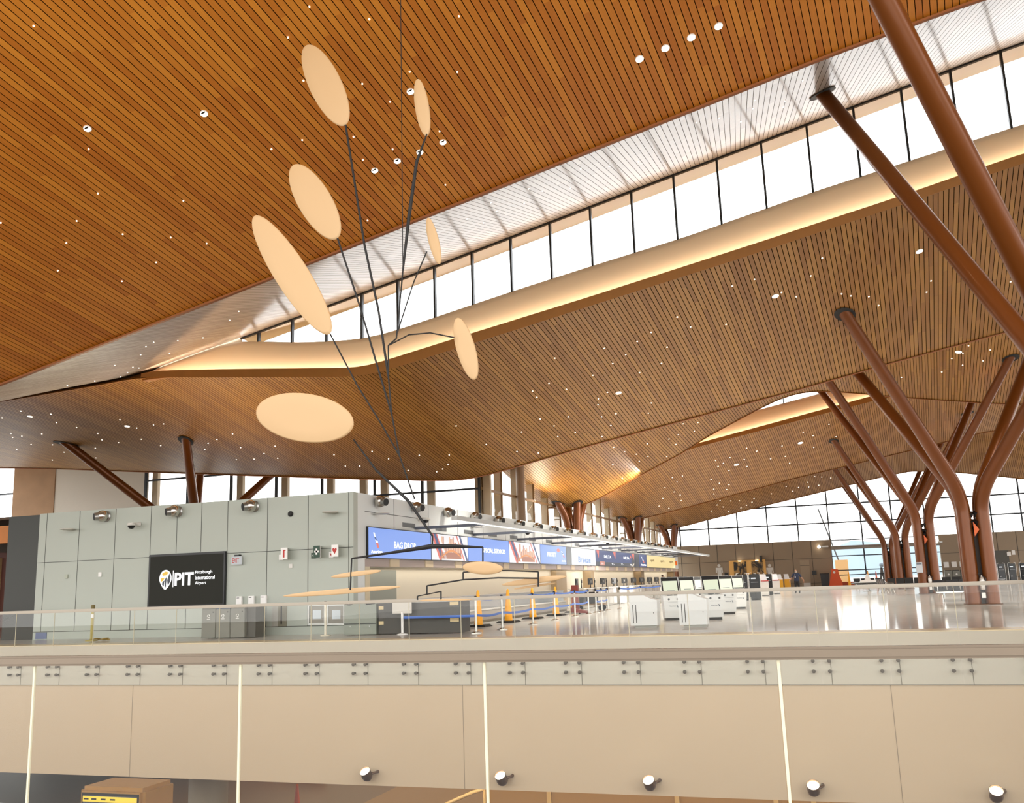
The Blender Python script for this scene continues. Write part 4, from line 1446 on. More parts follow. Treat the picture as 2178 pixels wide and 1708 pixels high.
for k in range(3):
    b.box(-14.3 + .33 * k, 26.688, .24, -14.26 + .33 * k, 26.7, .28)
b.build('rivet', steel, t, smooth=0)
MB().prism([(-14.48, 1.0), (-13.42, 1.0), (-13.42, .93), (-13.7, .9), (-13.8, .95), (-14.1, .97), (-14.3, .9), (-14.48, .93)], (0, 26.688, 0), EXX, EZ, (0, 1, 0), .01).build('torn_wrap', blackm, t, smooth=0)
t = empty('bag_belt', (-13.2, 36, 0), 'long stainless steel baggage belt housing behind the amber cones', 'conveyor')
MB().box(-13.6, 28.9, .45, -12.95, 46.5, .98).build('side_panel', mat('belt_steel', '#aab0b2', .3, .7, noise=.15, nscale=1.5), t, smooth=0)
MB().hexa([(-13.6, 28.9, .1), (-12.7, 28.9, .1), (-12.7, 46.5, .1), (-13.6, 46.5, .1)], [(-13.6, 28.9, .45), (-12.85, 28.9, .45), (-12.85, 46.5, .45), (-13.6, 46.5, .45)]).build('skirt', mat('belt_skirt', '#9a948a', .4, .4, noise=.15, nscale=1), t, smooth=0)
MB().box(-13.6, 28.9, 0.0, -12.8, 46.5, .1).build('plinth', mat('belt_plinth', '#8c8170', .5), t, smooth=0)
MB().box(-13.6, 28.9, .98, -12.9, 46.5, 1.01).build('top_rail', steel, t, smooth=0)
MB().box(-12.87, 28.9, .44, -12.82, 46.5, .5).build('bumper', offwhite, t, smooth=0)

# maroon trolley and flat cart
t = empty('hand_truck', (-11.3, 40.6, 0), 'maroon upright hand truck beside the fourth amber cone', 'trolley')
mar = mat('maroon', '#6a2418', .5)
MB().box(-11.05, 41.0, .2, -10.75, 41.2, 1.25).build('back_frame', mar, t, smooth=0)
MB().hexa([(-11.05, 40.75, .08), (-10.3, 40.75, .04), (-10.3, 41.2, .04), (-11.05, 41.2, .08)], [(-11.05, 40.75, .3), (-10.3, 40.75, .1), (-10.3, 41.2, .1), (-11.05, 41.2, .3)]).build('toe_plate', mar, t, smooth=0)
for X in (-11.0, -10.8):
    MB().lathe((X, 41.25, .13), (1, 0, 0), [(.001, 0), (.13, .01), (.13, .06), (.001, .07)], 14).build('wheel', black, t)
t = empty('flat_cart', (-11.6, 46.2, 0), 'loaded flat cart with black bins behind the queue posts', 'cart')
MB().box(-12.3, 45.7, .25, -10.7, 46.6, .32).build('deck', mat('cart_wood', '#8c7458', .6), t, smooth=0)
for (X, Y) in ((-12.1, 45.8), (-10.9, 45.8), (-12.1, 46.5), (-10.9, 46.5)):
    MB().lathe((X, Y - .03, .12), (0, 1, 0), [(.001, 0), (.12, .01), (.12, .05), (.001, .06)], 14).build('wheel', black, t)
for k, (X, z, m_) in enumerate(((-12.0, .33, black), (-11.4, .33, blackm))):
    o = MB().hexa([(X - .22, 45.85, z), (X + .22, 45.85, z), (X + .22, 46.4, z), (X - .22, 46.4, z)], [(X - .26, 45.8, z + .55), (X + .26, 45.8, z + .55), (X + .26, 46.45, z + .55), (X - .26, 46.45, z + .55)]).build('storage_bin', m_, None, smooth=0)
    tag(o, ['black bin on the flat cart, left one', 'black bin on the flat cart, right one'][k], 'bin')

# ------------------------------------------------------------------ check-in counters with monitors
def counter_proto():
    t = empty('check_in_counter', (0, 0, 0), 'x', 'counter', 'check-in counters along the ticket wall')
    MB().bbox(-.35, -1.1, 0.02, .35, 1.1, 1.0, .02).build('cabinet', mat('ctr_grey', '#aaa59b', .4), t)
    MB().box(-.42, -1.15, 1.0, .42, 1.15, 1.05).build('worktop', mat('ctr_white', '#dcd6ca', .35), t, smooth=0)
    MB().box(.352, -1.0, .12, .36, -.1, .95).box(.352, .1, .12, .36, 1.0, .95).build('front_panel', mat('ctr_steel', '#b8b4aa', .3, .4), t, smooth=0)
    return t


def monitor_proto():
    t = empty('monitor', (0, 0, 0), 'x', 'monitor', 'monitors on the check-in counters')
    MB().lathe((0, 0, 0), (0, 0, 1), [(.13, 0), (.12, .015), (.03, .02), (.025, .2)], 14).build('stand', black, t)
    MB().bbox(-.03, -.27, .17, .02, .27, .52, .01).build('screen_panel', black, t)
    MB().box(.02, -.1, .27, .05, .1, .42).build('rear_cover', mat('mon_grey', '#5d5a55', .5), t, smooth=0)
    return t


cp, mp_ = counter_proto(), monitor_proto()
ys = [50 + 3.0 * k for k in range(14)]
ORD = ['nearest', 'second', 'third', 'fourth', 'fifth', 'sixth', 'seventh', 'eighth', 'ninth', 'tenth', 'eleventh', 'twelfth', 'thirteenth', 'farthest']
for k, Y in enumerate(ys):
    lab = ORD[k] + ' pale check-in counter along the ticket wall'
    if k == 0:
        cp.location = (-12.9, Y, 0)
        cp['label'] = lab
    else:
        place(cp, (-12.9, Y, 0), 0, lab)
    for m_i, dy in enumerate((-.35, .6)):
        lab = ('left' if m_i == 0 else 'right') + ' black monitor on the ' + ORD[k] + ' check-in counter'
        if k == 0 and m_i == 0:
            mp_.location = (-13.05, Y + dy, 1.05)
            mp_['label'] = lab
        else:
            place(mp_, (-13.05, Y + dy, 1.05), .25 * (1 if m_i else -1), lab)

# ------------------------------------------------------------------ self-service kiosks
kw = mat('kiosk_white', '#d6d6d2', .35)
kdark = mat('kiosk_dark', '#3a3733', .5)
kscr = mat('kiosk_screen', '#bcc4b0', .2, emit='#c6ceb8', es=.35)
ktxt = mat('kiosk_ink', '#4a525c', .5)


def kiosk_proto():
    t = empty('check_in_kiosk', (0, 0, 0), 'x', 'kiosk', 'white check-in kiosks')
    MB().box(-.24, -.2, 0, .24, .2, .08).build('plinth', kdark, t, smooth=0)
    MB().hexa([(-.27, -.24, .08), (.27, -.24, .08), (.27, .24, .08), (-.27, .24, .08)], [(-.32, -.30, .80), (.32, -.30, .80), (.32, .28, .88), (-.32, .28, .88)]).build('cabinet', kw, t, smooth=0)
    MB().hexa([(-.2, .0, .86), (.2, .0, .86), (.2, .22, .88), (-.2, .22, .88)], [(-.2, .02, 1.0), (.2, .02, 1.0), (.2, .22, 1.02), (-.2, .22, 1.02)]).build('neck', kw, t, smooth=0)
    b = MB().box(-.16, -.22, .835, .02, -.08, .855)
    b.build('scanner', black, t, smooth=0)
    MB().box(.08, -.2, .835, .22, -.1, .85).build('card_reader', kdark, t, smooth=0)
    # tilted display head
    tl = .42
    ey = np.array([0, math.sin(tl), math.cos(tl)])
    n = np.array([0, -math.cos(tl), math.sin(tl)])
    o = np.array([0, -.06, .88])

    def slab(x0, x1, y0, y1, d0, d1):
        pts = lambda d: [tuple(o + np.array([x, 0, 0]) + ey * y + n * d) for x, y in ((x0, y0), (x1, y0), (x1, y1), (x0, y1))]
        return MB().hexa(pts(d0), pts(d1))
    slab(-.30, .30, .0, .60, -.12, -.004).build('screen_housing', kw, t, smooth=0)
    slab(-.285, .285, .01, .59, -.004, .004).build('screen_bezel', black, t, smooth=0)
    slab(-.245, .245, .04, .46, .004, .008).build('screen', kscr, t, smooth=0)
    slab(-.12, .14, .09, .11, .008, .010).build('caption', ktxt, t, smooth=0)
    for x in (-.13, .17):
        MB().lathe((x, -.295, .70), (0, -1, .08), [(.035, -.01), (.035, .012), (.001, .014)], 12).build('button', black, t)
    MB().box(-.15, -.288, .60, .2, -.28, .605).build('seam', kdark, t, smooth=0)
    text('lettering', 'American', (-.12, -.276, .45), EXX, (0, -.083, .996), .22, .04, ktxt, t, .01)
    MB().prism([(0, 0), (.03, 0), (.06, -.08), (.035, -.08)], (.12, -.281, .50), EXX, (0, -.083, .996), (0, -1, 0), .002).build('emblem', ktxt, t, smooth=0)
    return t


kp = kiosk_proto()
KL = [((-5.34, 32.8), 'front kiosk of the left column of white check-in kiosks'), ((-5.33, 36.6), 'second kiosk of the left column of white check-in kiosks'), ((-5.42, 41.3), 'rear kiosk of the left column of white check-in kiosks'),
      ((-3.93, 32.6), 'front kiosk of the right column of white check-in kiosks'), ((-3.95, 37.2), 'second kiosk of the right column of white check-in kiosks'), ((-4.06, 42.9), 'rear kiosk of the right column of white check-in kiosks')]
for k, (p, lab) in enumerate(KL):
    if k == 0:
        kp.location = (p[0], p[1], 0)
        kp.rotation_euler = (0, 0, .33)
        kp['label'] = lab
    else:
        place(kp, (p[0], p[1], 0), .33, lab)


def podium_proto():
    t = empty('bag_tag_podium', (0, 0, 0), 'x', 'podium', 'white podiums before the kiosks')
    MB().box(-.3, -.2, 0, .34, .2, .07).build('plinth', mat('plinth_grey', '#9a988f', .4), t, smooth=0)
    pts = [(-.4, .07), (.37, .07), (.40, .78), (.32, .80), (.18, .84), (.02, .92), (-.15, .95), (-.42, .95)]
    MB().prism(pts, (0, -.25, 0), EXX, EZ, (0, 1, 0), .5).build('cabinet', kw, t, smooth=0)
    for x in (-.33, -.24):
        MB().box(x, -.256, .14, x + .02, -.25, .66).build('slot', kdark, t, smooth=0)
    MB().lathe((.28, -.25, .42), (0, -1, 0), [(.014, 0), (.014, .006), (.001, .007)], 10).build('lock', black, t)
    return t


pp = podium_proto()
pp.location = (-5.33, 28.0, 0)
pp['label'] = 'left white podium with two vertical slots, before the left kiosk column'
place(pp, (-3.9, 27.9, 0), 0, 'right white podium with two vertical slots, between the kiosk columns')


def dark_kiosk_proto():
    t = empty('dark_kiosk', (0, 0, 0), 'x', 'kiosk', 'tall black kiosks with silver loop frames')
    MB().bbox(-.28, -.12, .02, .28, .12, 1.5, .03).build('cabinet', black, t)
    for x in (-.33, .33):
        MB().tube([(x, -.1, .0), (x, -.1, 1.4), (x * .9, -.1, 1.55), (x * .55, -.1, 1.58)], .02, 8).build('side_rail', mat('rail_pale', '#d8d6d0', .3, .3), t)
    MB().box(-.2, -.128, 1.22, .06, -.121, 1.29).build('lit_strip', glow('kiosk_glow', '#eef2f5', .8), t, smooth=0)
    MB().box(-.22, -.128, 1.02, .2, -.121, 1.045).build('printed_line', mat('line_grey', '#8d9297', .5), t, smooth=0)
    MB().box(-.2, -.127, .5, -.05, -.121, .54).build('slot', steel, t, smooth=0)
    return t


dp = dark_kiosk_proto()
DK = [((-5.09, 56.9), 0, 'left black kiosk of the pair behind the white kiosks', 1.0), ((-4.4, 57.2), 0, 'right black kiosk of the pair behind the white kiosks', 1.0),
      ((-5.3, 66), 0, 'black kiosk behind the black pair, left one', 1.0), ((-4.6, 72), 0, 'black kiosk behind the black pair, right one', 1.0),
      ((14.7, 99), .4, 'first black framed kiosk right of the largest copper column', 1.15), ((15.3, 97), .4, 'second black framed kiosk right of the largest copper column', 1.15), ((15.9, 95), .4, 'third black framed kiosk at the right picture edge', 1.15), ((16.9, 94), .4, 'fourth black framed kiosk at the right picture edge', 1.15)]
for k, (p, rz, lab, sc) in enumerate(DK):
    if k == 0:
        dp.location = (p[0], p[1], 0)
        dp['label'] = lab
    else:
        place(dp, (p[0], p[1], 0), rz, lab, None, (sc, sc, sc))


def small_kiosk(X, Y, body, label, top=white):
    t = empty('tilted_screen_kiosk', (X, Y, 0), label, 'kiosk')
    MB().bbox(X - .28, Y - .25, .06, X + .28, Y + .25, 1.0, .02).build('cabinet', body, t)
    MB().box(X - .26, Y - .22, 0, X + .26, Y + .22, .06).build('plinth', kdark, t, smooth=0)
    MB().box(X - .29, Y - .26, 1.0, X + .29, Y + .26, 1.06).build('worktop', top, t, smooth=0)
    MB().hexa([(X - .25, Y - .1, 1.06), (X + .2, Y - .1, 1.06), (X + .2, Y + .0, 1.06), (X - .25, Y + .0, 1.06)], [(X - .32, Y + .12, 1.5), (X + .12, Y + .12, 1.5), (X + .12, Y + .18, 1.5), (X - .32, Y + .18, 1.5)]).build('screen_panel', mat('pale_screen', '#d9dde0', .3), t, smooth=0)
    return t


yel = mat('kiosk_yellow', '#d39b1e', .45)
small_kiosk(-5.16, 98.5, yel, 'left yellow kiosk with a tilted pale screen')
small_kiosk(-4.5, 99.5, yel, 'right yellow kiosk with a tilted pale screen')
small_kiosk(-4.75, 70, white, 'white kiosk with red top edge, left of the yellow kiosks', red)
small_kiosk(-4.3, 76, white, 'white kiosk with red top edge, beside the yellow kiosks', red)

# ------------------------------------------------------------------ people
SKIN = mat('skin', '#b98a6c', .55)


def skin_mesh(name, verts, edges, radii, m, parent, sub=2, root=0):
    me = bpy.data.meshes.new(name)
    me.from_pydata(verts, edges, [])
    o = bpy.data.objects.new(name, me)
    COL.objects.link(o)
    sk = o.modifiers.new('skin', 'SKIN')
    sk.use_smooth_shade = True
    for i, r in enumerate(radii):
        d = me.skin_vertices[0].data[i]
        d.radius = r if hasattr(r, '__len__') else (r, r)
        d.use_root = (i == root)
    ss = o.modifiers.new('sub', 'SUBSURF')
    ss.levels = ss.render_levels = sub
    dg = bpy.context.evaluated_depsgraph_get()
    dg.update()
    me2 = bpy.data.meshes.new_from_object(o.evaluated_get(dg))
    me2.materials.clear()
    me2.materials.append(m)
    me2.shade_smooth()
    bpy.data.objects.remove(o)
    bpy.data.meshes.remove(me)
    o2 = bpy.data.objects.new(name, me2)
    COL.objects.link(o2)
    o2.parent = parent
    return o2


def person(label, shirt, trousers, hairc, bald=False, beard=False, arm_out=.22, loc=(0, 0, 0), rz=0):
    """front is -Y"""
    t = empty('person', (0, 0, 0), label, 'person')
    V, E, R_ = [], [], []

    def chain(pts, start=None):
        prev = start
        ids = []
        for (p, r) in pts:
            V.append(p)
            R_.append(r)
            i = len(V) - 1
            if prev is not None:
                E.append((prev, i))
            prev = i
            ids.append(i)
        return ids
    sp_i = chain([((0, .0, .95), (.16, .12)), ((0, -.03, 1.1), (.165, .14)), ((0, -.01, 1.3), (.17, .12)), ((0, .02, 1.45), (.12, .09)), ((0, .02, 1.53), (.06, .06)), ((0, 0, 1.60), (.07, .08)), ((0, -.01, 1.69), (.078, .096)), ((0, -.005, 1.76), (.055, .07))])
    for s in (-1, 1):
        chain([((s * .10, 0, .88), (.1, .1)), ((s * .12, -.01, .5), (.068, .07)), ((s * .13, .02, .28), (.056, .06)), ((s * .14, .03, .09), (.042, .042)), ((s * .15, -.05, .04), (.045, .036)), ((s * .16, -.15, .03), (.038, .026))], sp_i[0])
        chain([((s * .20, .02, 1.44), (.065, .065)), ((s * (.25 + arm_out * .4), .03, 1.18), (.048, .05)), ((s * (.27 + arm_out), -.05, .97), (.036, .038)), ((s * (.275 + arm_out * 1.05), -.09, .88), (.026, .04))], sp_i[3])
    body = skin_mesh('body', V, E, R_, SKIN, t)
    # hands: palm and five fingers each
    for s in (-1, 1):
        hx_, hy_, hz_ = s * (.275 + arm_out * 1.05), -.09, .88
        Vh, Eh, Rh = [(hx_, hy_, hz_), (hx_, hy_ - .02, hz_ - .05)], [(0, 1)], [(.018, .036), (.016, .04)]
        for k, (dy, L_) in enumerate(((-.032, .068), (-.011, .078), (.011, .073), (.031, .058))):
            i0 = len(Vh)
            Vh += [(hx_, hy_ - .02 + dy, hz_ - .075), (hx_ - s * .008, hy_ - .022 + dy, hz_ - .075 - L_ * .6), (hx_ - s * .022, hy_ - .026 + dy, hz_ - .075 - L_)]
            Rh += [(.0095, .0095), (.0085, .0085), (.007, .007)]
            Eh += [(1, i0), (i0, i0 + 1), (i0 + 1, i0 + 2)]
        i0 = len(Vh)
        Vh += [(hx_ - s * .012, hy_ - .055, hz_ - .035), (hx_ - s * .02, hy_ - .075, hz_ - .07)]
        Rh += [(.011, .011), (.009, .009)]
        Eh += [(0, i0), (i0, i0 + 1)]
        skin_mesh('hand', Vh, Eh, Rh, SKIN, t, 1)
    # clothing follows the body surface, a little outside it
    def garment(name, m, keep, off):
        src = body.data
        used, faces, vs = {}, [], []
        for p_ in src.polygons:
            if keep(p_.center):
                f_ = []
                for vi in p_.vertices:
                    if vi not in used:
                        v_ = src.vertices[vi]
                        used[vi] = len(vs)
                        vs.append(np.array(v_.co) + np.array(v_.normal) * off)
                    f_.append(used[vi])
                faces.append(f_)
        return MB().add(vs, faces).build(name, m, t, smooth=80)
    garment('shirt', shirt, lambda c_: c_.z < 1.515 and ((abs(c_.x) < .215 and c_.z > .93) or (abs(c_.x) >= .215 and c_.z > 1.19)), .016)
    garment('trousers', trousers, lambda c_: .05 < c_.z < .98 and abs(c_.x) < .25, .014)
    for s in (-1, 1):
        skin_mesh('shoe', [(s * .14, .05, .05), (s * .15, -.06, .045), (s * .16, -.17, .035)], [(0, 1), (1, 2)], [(.05, .045), (.052, .042), (.045, .03)], black, t, 2)
    # face
    for s in (-1, 1):
        MB().ball((s * .03, -.098, 1.69), .011, 10, 6).build('eye', mat('eye_white', '#e9e6e0', .3), t)
        MB().ball((s * .03, -.107, 1.69), .005, 8, 5).build('pupil', black, t)
        MB().ball((s * .081, .0, 1.675), .024, 10, 6, (.4, .8, 1.2)).build('ear', SKIN, t)
    MB().tube([(0, -.095, 1.70), (0, -.118, 1.665), (0, -.105, 1.655)], [.008, .016, .012], 10).build('nose', SKIN, t)
    MB().tube([(-.025, -.093, 1.627), (0, -.102, 1.624), (.025, -.093, 1.627)], .006, 8).build('mouth', mat('lip', '#8c5648', .5), t)
    hm = mat('hair_' + hairc[1:], hairc, .8)
    if beard:
        MB().ball((0, -.055, 1.605), .07, 14, 9, (1.0, .75, .75)).build('beard', hm, t)
    if not bald:
        MB().ball((0, .015, 1.725), .092, 16, 10, (.98, 1.12, .85)).build('hair', hm, t)
    else:
        MB().ball((0, .045, 1.67), .078, 14, 9, (1.05, .8, .6)).build('hair', hm, t)
    return t


navy = mat('shirt_navy', '#1d2a45', .7)
trous = mat('trousers_black', '#17171a', .7)
pm = person('person in navy short-sleeved shirt and black trousers standing on the open floor', navy, trous, '#cfc8bd', True, True, .24)
bdg = MB().box(-.1, -.19, 1.16, -.04, -.18, 1.27).build('badge', white, pm, smooth=0)
MB().prism([(-.1, 1.43), (-.09, 1.43), (-.065, 1.27), (-.075, 1.27)], (0, -.175, 0), EXX, EZ, (0, 1, 0), .004).build('lanyard', white, pm, smooth=0)
pm.location = (-2.745, 75.8, 0)
pm.rotation_euler = (0, 0, -.05)
p2 = person('person in a dark shirt standing behind the check-in counters', mat('shirt_black', '#17171c', .7), trous, '#1c1512', False, False, .05)
p2.location = (-14.4, 84.6, 0)
p2.rotation_euler = (0, 0, 1.2)

# ------------------------------------------------------------------ seating and odd items on the open floor
seat_m = mat('seat_black', '#1c1c1e', .4)


def bench_proto(n=4):
    t = empty('beam_seat', (0, 0, 0), 'x', 'bench', 'black airport benches')
    w_ = .58
    x0 = -n * w_ / 2
    MB().box(x0, -.05, .36, -x0, .05, .42).build('beam', chrome, t, smooth=0)
    for k in range(n):
        a = x0 + k * w_
        MB().bbox(a + .02, -.28, .42, a + w_ - .02, .22, .48, .02).build('seat', seat_m, t)
        MB().hexa([(a + .03, .2, .46), (a + w_ - .03, .2, .46), (a + w_ - .03, .25, .46), (a + .03, .25, .46)], [(a + .03, .34, .92), (a + w_ - .03, .34, .92), (a + w_ - .03, .38, .92), (a + .03, .38, .92)]).build('backrest', seat_m, t, smooth=0)
    for x in (x0 + .2, 0, -x0 - .2):
        MB().tube([(x, -.32, 0), (x, -.22, .3), (x, 0, .37), (x, .22, .3), (x, .32, 0)], .022, 8).build('leg', chrome, t)
    for x in (x0, -x0):
        MB().tube([(x, -.25, .44), (x, -.25, .64), (x, .2, .66), (x, .25, .5)], .018, 8).build('armrest', chrome, t)
    return t


bp_ = bench_proto()
BL2 = [((3.1, 67.2), PI * .55, 'black bench with its back to the hall, left of the second copper column'), ((4.6, 72.5), PI, 'black bench facing away behind the second copper column'), ((5.3, 46.5), .25, 'black bench with chrome legs beside the largest copper column'), ((6.9, 66), PI, 'black bench right of the second copper column'), ((2.6, 82.0), .3, 'black bench before the farther copper columns')]
for k, (p, rz, lab) in enumerate(BL2):
    if k == 0:
        bp_.location = (p[0], p[1], 0)
        bp_.rotation_euler = (0, 0, rz)
        bp_['label'] = lab
    else:
        place(bp_, (p[0], p[1], 0), rz, lab)


def round_table(X, Y, label):
    t = empty('round_table', (X, Y, 0), label, 'table')
    MB().lathe((X, Y, 0), (0, 0, 1), [(.5, 0), (.5, .03), (.1, .06), (.08, .5), (.3, .58)], 24).build('pedestal', steel, t)
    MB().lathe((X, Y, .58), (0, 0, 1), [(1.2, 0), (1.3, .03), (1.3, .06), (.001, .06)], 32).build('table_top', mat('table_dark', '#3c3f3c', .3), t)
    MB().lathe((X, Y, .6), (0, 0, 1), [(.7, .03), (.62, .2), (.001, .22)], 28).build('raised_centre', white, t)
    return t


round_table(2.4, 76.0, 'low round table with white raised centre, left of the copper columns')
round_table(9.6, 72.0, 'low round table with white raised centre, between the two front copper columns')
for k, (X, Y, z, lab) in enumerate(((2.3, 76, .83, 'white folded card standing on the left round table'), (9.5, 72, .83, 'white folded card standing on the right round table'))):
    tag(MB().prism([(-.22, 0), (.22, 0), (.06, .42), (-.06, .42)], (X, Y - .15, z), EXX, EZ, (0, 1, 0), .25).build('tent_card', white, None, smooth=0), lab, 'card')

t = empty('litter_bin', (-.95, 106.6, 0), 'plain black bin against the far taupe wall', 'bin')
MB().hexa([(-1.35, 106.2, 0.0), (-.6, 106.2, 0.0), (-.6, 106.9, 0), (-1.35, 106.9, 0)], [(-1.42, 106.15, 1.35), (-.53, 106.15, 1.35), (-.53, 106.95, 1.35), (-1.42, 106.95, 1.35)]).build('body', black, t, smooth=0)
MB().box(-1.45, 106.1, 1.35, -.5, 107.0, 1.45).build('rim', blackm, t, smooth=0)
t = empty('traffic_barrier', (.1, 105.5, 0), 'large orange plastic barrier by the end window', 'barrier')
MB().prism([(-.75, 0), (.65, 0), (.62, .5), (.4, 1.1), (.3, 1.8), (-.35, 1.9), (-.5, 1.1)], (.1, 105.2, 0), EXX, EZ, (0, 1, 0), .6).build('body', orange, t, smooth=0)
MB().lathe((0, 105.19, 1.5), (0, -1, 0), [(.12, -.02), (.12, .01), (.001, .012)], 12).build('cap', white, t)
MB().box(.7, 105.3, 0, 4.6, 105.5, .5).build('rail_panel', mat('barrier_dark', '#a4401c', .5), t, smooth=0)
cone((1.4, 104.6), 'amber cone in front of the end window, left one', 1.5)
cone((3.3, 106.2), 'amber cone in front of the end window, right one', 1.5)
cone((4.1, 106.2), 'orange cone beside the amber cones at the end window', 1.4, orange)

# far wall fittings
for k, (X, z, lab) in enumerate(((-12.0, 1.95, 'pale figure sign on the taupe wall left of the dark art panels'), (-6.6, 1.75, 'pale figure sign on the taupe wall right of the dark art panels'))):
    t = empty('figure_sign', (X, 107.68, z), lab, 'sign')
    MB().lathe((X, 107.69, z + .72), (0, -1, 0), [(.17, 0), (.17, .03), (.001, .03)], 16).build('head', offwhite, t)
    MB().prism([(-.36, .5), (.36, .5), (.38, -.05), (.27, -.05), (.25, .25), (.22, .25), (.2, -.95), (.03, -.95), (0, -.1), (-.03, -.95), (-.2, -.95), (-.22, .25), (-.25, .25), (-.27, -.05), (-.38, -.05)], (X, 107.69, z), EXX, EZ, (0, -1, 0), .03).build('torso', offwhite, t, smooth=0)
art_m = bpy.data.materials.new('marbled_dark')
art_m.use_nodes = True
nt = art_m.node_tree
wv = nt.nodes.new('ShaderNodeTexNoise')
wv.inputs['Scale'].default_value = 1.1
wv.inputs['Detail'].default_value = 6
wv.inputs['Distortion'].default_value = 2.5
rp = nt.nodes.new('ShaderNodeValToRGB')
rp.color_ramp.elements[0].color = lin('#1c1812')
rp.color_ramp.elements[0].position = .45
rp.color_ramp.elements[1].color = lin('#c39a5c')
rp.color_ramp.elements[1].position = .72
tc = nt.nodes.new('ShaderNodeTexCoord')
nt.links.new(tc.outputs['Object'], wv.inputs['Vector'])
nt.links.new(wv.outputs['Fac'], rp.inputs['Fac'])
nt.links.new(rp.outputs['Color'], nt.nodes['Principled BSDF'].inputs['Base Color'])
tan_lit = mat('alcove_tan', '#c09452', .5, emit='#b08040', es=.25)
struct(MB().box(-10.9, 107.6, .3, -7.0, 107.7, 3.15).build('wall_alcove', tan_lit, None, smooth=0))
for k, (a, b_, lab) in enumerate(((-10.4, -9.05, 'left dark marbled panel in the lit alcove of the far wall'), (-8.5, -7.25, 'right dark marbled panel in the lit alcove of the far wall'))):
    t = empty('wall_panel_art', ((a + b_) / 2, 107.6, 1.6), lab, 'wall art')
    MB().box(a, 107.54, .6, b_, 107.597, 3.0).build('panel_face', art_m, t, smooth=0)
    MB().lathe(((a + b_) / 2, 107.5, 3.1), (0, 0, -1), [(.16, 0), (.16, .03), (.001, .03)], 12).build('spotlight', lampw, t)
door = struct(MB().box(-3.4, 107.66, 0.02, -2.45, 107.7, 2.9).build('door_2', mat('door_taupe', '#9c8a72', .5), None, smooth=0))
MB().box(-3.4, 107.65, 2.3, -2.45, 107.66, 2.34).build('door_seam', taupe_j, door, smooth=0)
MB().box(-3.2, 107.64, .1, -2.5, 107.66, .5).build('kick_plate', offwhite, door, smooth=0)
door = struct(MB().box(15.6, 107.66, 0.02, 16.9, 107.7, 3.1).build('door_3', mat('door_dark', '#4d4a42', .5), None, smooth=0))
c = at_y(1619, 1189, 107.6)
tag(MB().box(c[0] - .1, 106.7, c[2] - .35, c[0] + .1, 107.69, c[2] + .35).build('projecting_sign', black, None, smooth=0), 'small black projecting sign on the far wall beside the alcove', 'sign')
c = at_y(1743, 1163, 107.6)
t = empty('wall_light', (c[0], 107.6, c[2]), 'glowing wall lamp high on the far taupe wall', 'lamp')
MB().box(c[0], 107.4, c[2] - .08, c[0] + .9, 107.69, c[2] + .08).build('arm', steel, t, smooth=0)
MB().ball((c[0] - .05, 107.4, c[2]), .16, 12, 8).build('bulb', lampw, t)
c = at_y(1993, 1153, 107.6)
t = empty('wall_light', (c[0], 107.6, c[2]), 'small wall lamp on the far wall between the two front copper columns', 'lamp')
MB().box(c[0], 107.4, c[2] - .06, c[0] + .5, 107.69, c[2] + .06).build('arm', steel, t, smooth=0)
MB().ball((c[0] - .05, 107.4, c[2]), .14, 12, 8).build('bulb', lampw, t)
for px, py, w_, lab in ((1732, 1218, .22, 'small black card reader right of the far wall door'), (1545, 1222, .2, 'small black panel left of the dark art panels')):
    c = at_y(px, py, 107.6)
    tag(MB().box(c[0] - w_, 107.6, c[2] - w_, c[0] + w_, 107.69, c[2] + w_).build('wall_reader', black, None, smooth=0), lab, 'wall device')
for k in range(3):
    X = 11.0 + .75 * k
    t = empty('recycling_bin', (X, 106.9, 0), ['left', 'middle', 'right'][k] + ' distant grey bin under white notices, between the copper columns', 'bin')
    MB().bbox(X - .36, 106.5, .02, X + .36, 107.3, 1.25, .02).build('cabinet', bin_m, t)
    MB().box(X - .3, 106.6, 1.25, X + .3, 107.2, 1.32).build('lid', black, t, smooth=0)
    MB().lathe((X, 106.5, .9), (0, -1, 0), [(.09, 0), (.09, .01), (.001, .01)], 12).build('symbol', white, t)
    t = empty('notice_plate', (X, 107.65, 1.9), ['left', 'middle', 'right'][k] + ' distant white notice above the grey bins by the far wall', 'notice')
    MB().box(X - .24, 107.6, 1.6, X + .24, 107.69, 2.15).build('plate', white, t, smooth=0)
c = at_x(1437, 1198, -14.5) + np.array([0, .9, 0])
tag(MB().bbox(-14.69, c[1] - .12, c[2] - .2, -14.5, c[1] + .12, c[2] + .2, .03).build('beacon', mat('beacon_orange', '#d8641e', .4, emit='#d8641e', es=.3), None), 'small orange beacon at the far end of the yellow sign', 'beacon')
c = at_y(2150, 1178, 107.65)
t = empty('wall_plates', (c[0], 107.65, c[2]), 'two small pale plates on the far wall right of the dark door', 'wall device')
MB().box(c[0] - .35, 107.62, c[2] - .2, c[0] + .0, 107.69, c[2] + .2).build('plate', white, t, smooth=0)
MB().box(c[0] + .1, 107.62, c[2] - .1, c[0] + .4, 107.69, c[2] + .35).build('plate', white, t, smooth=0)
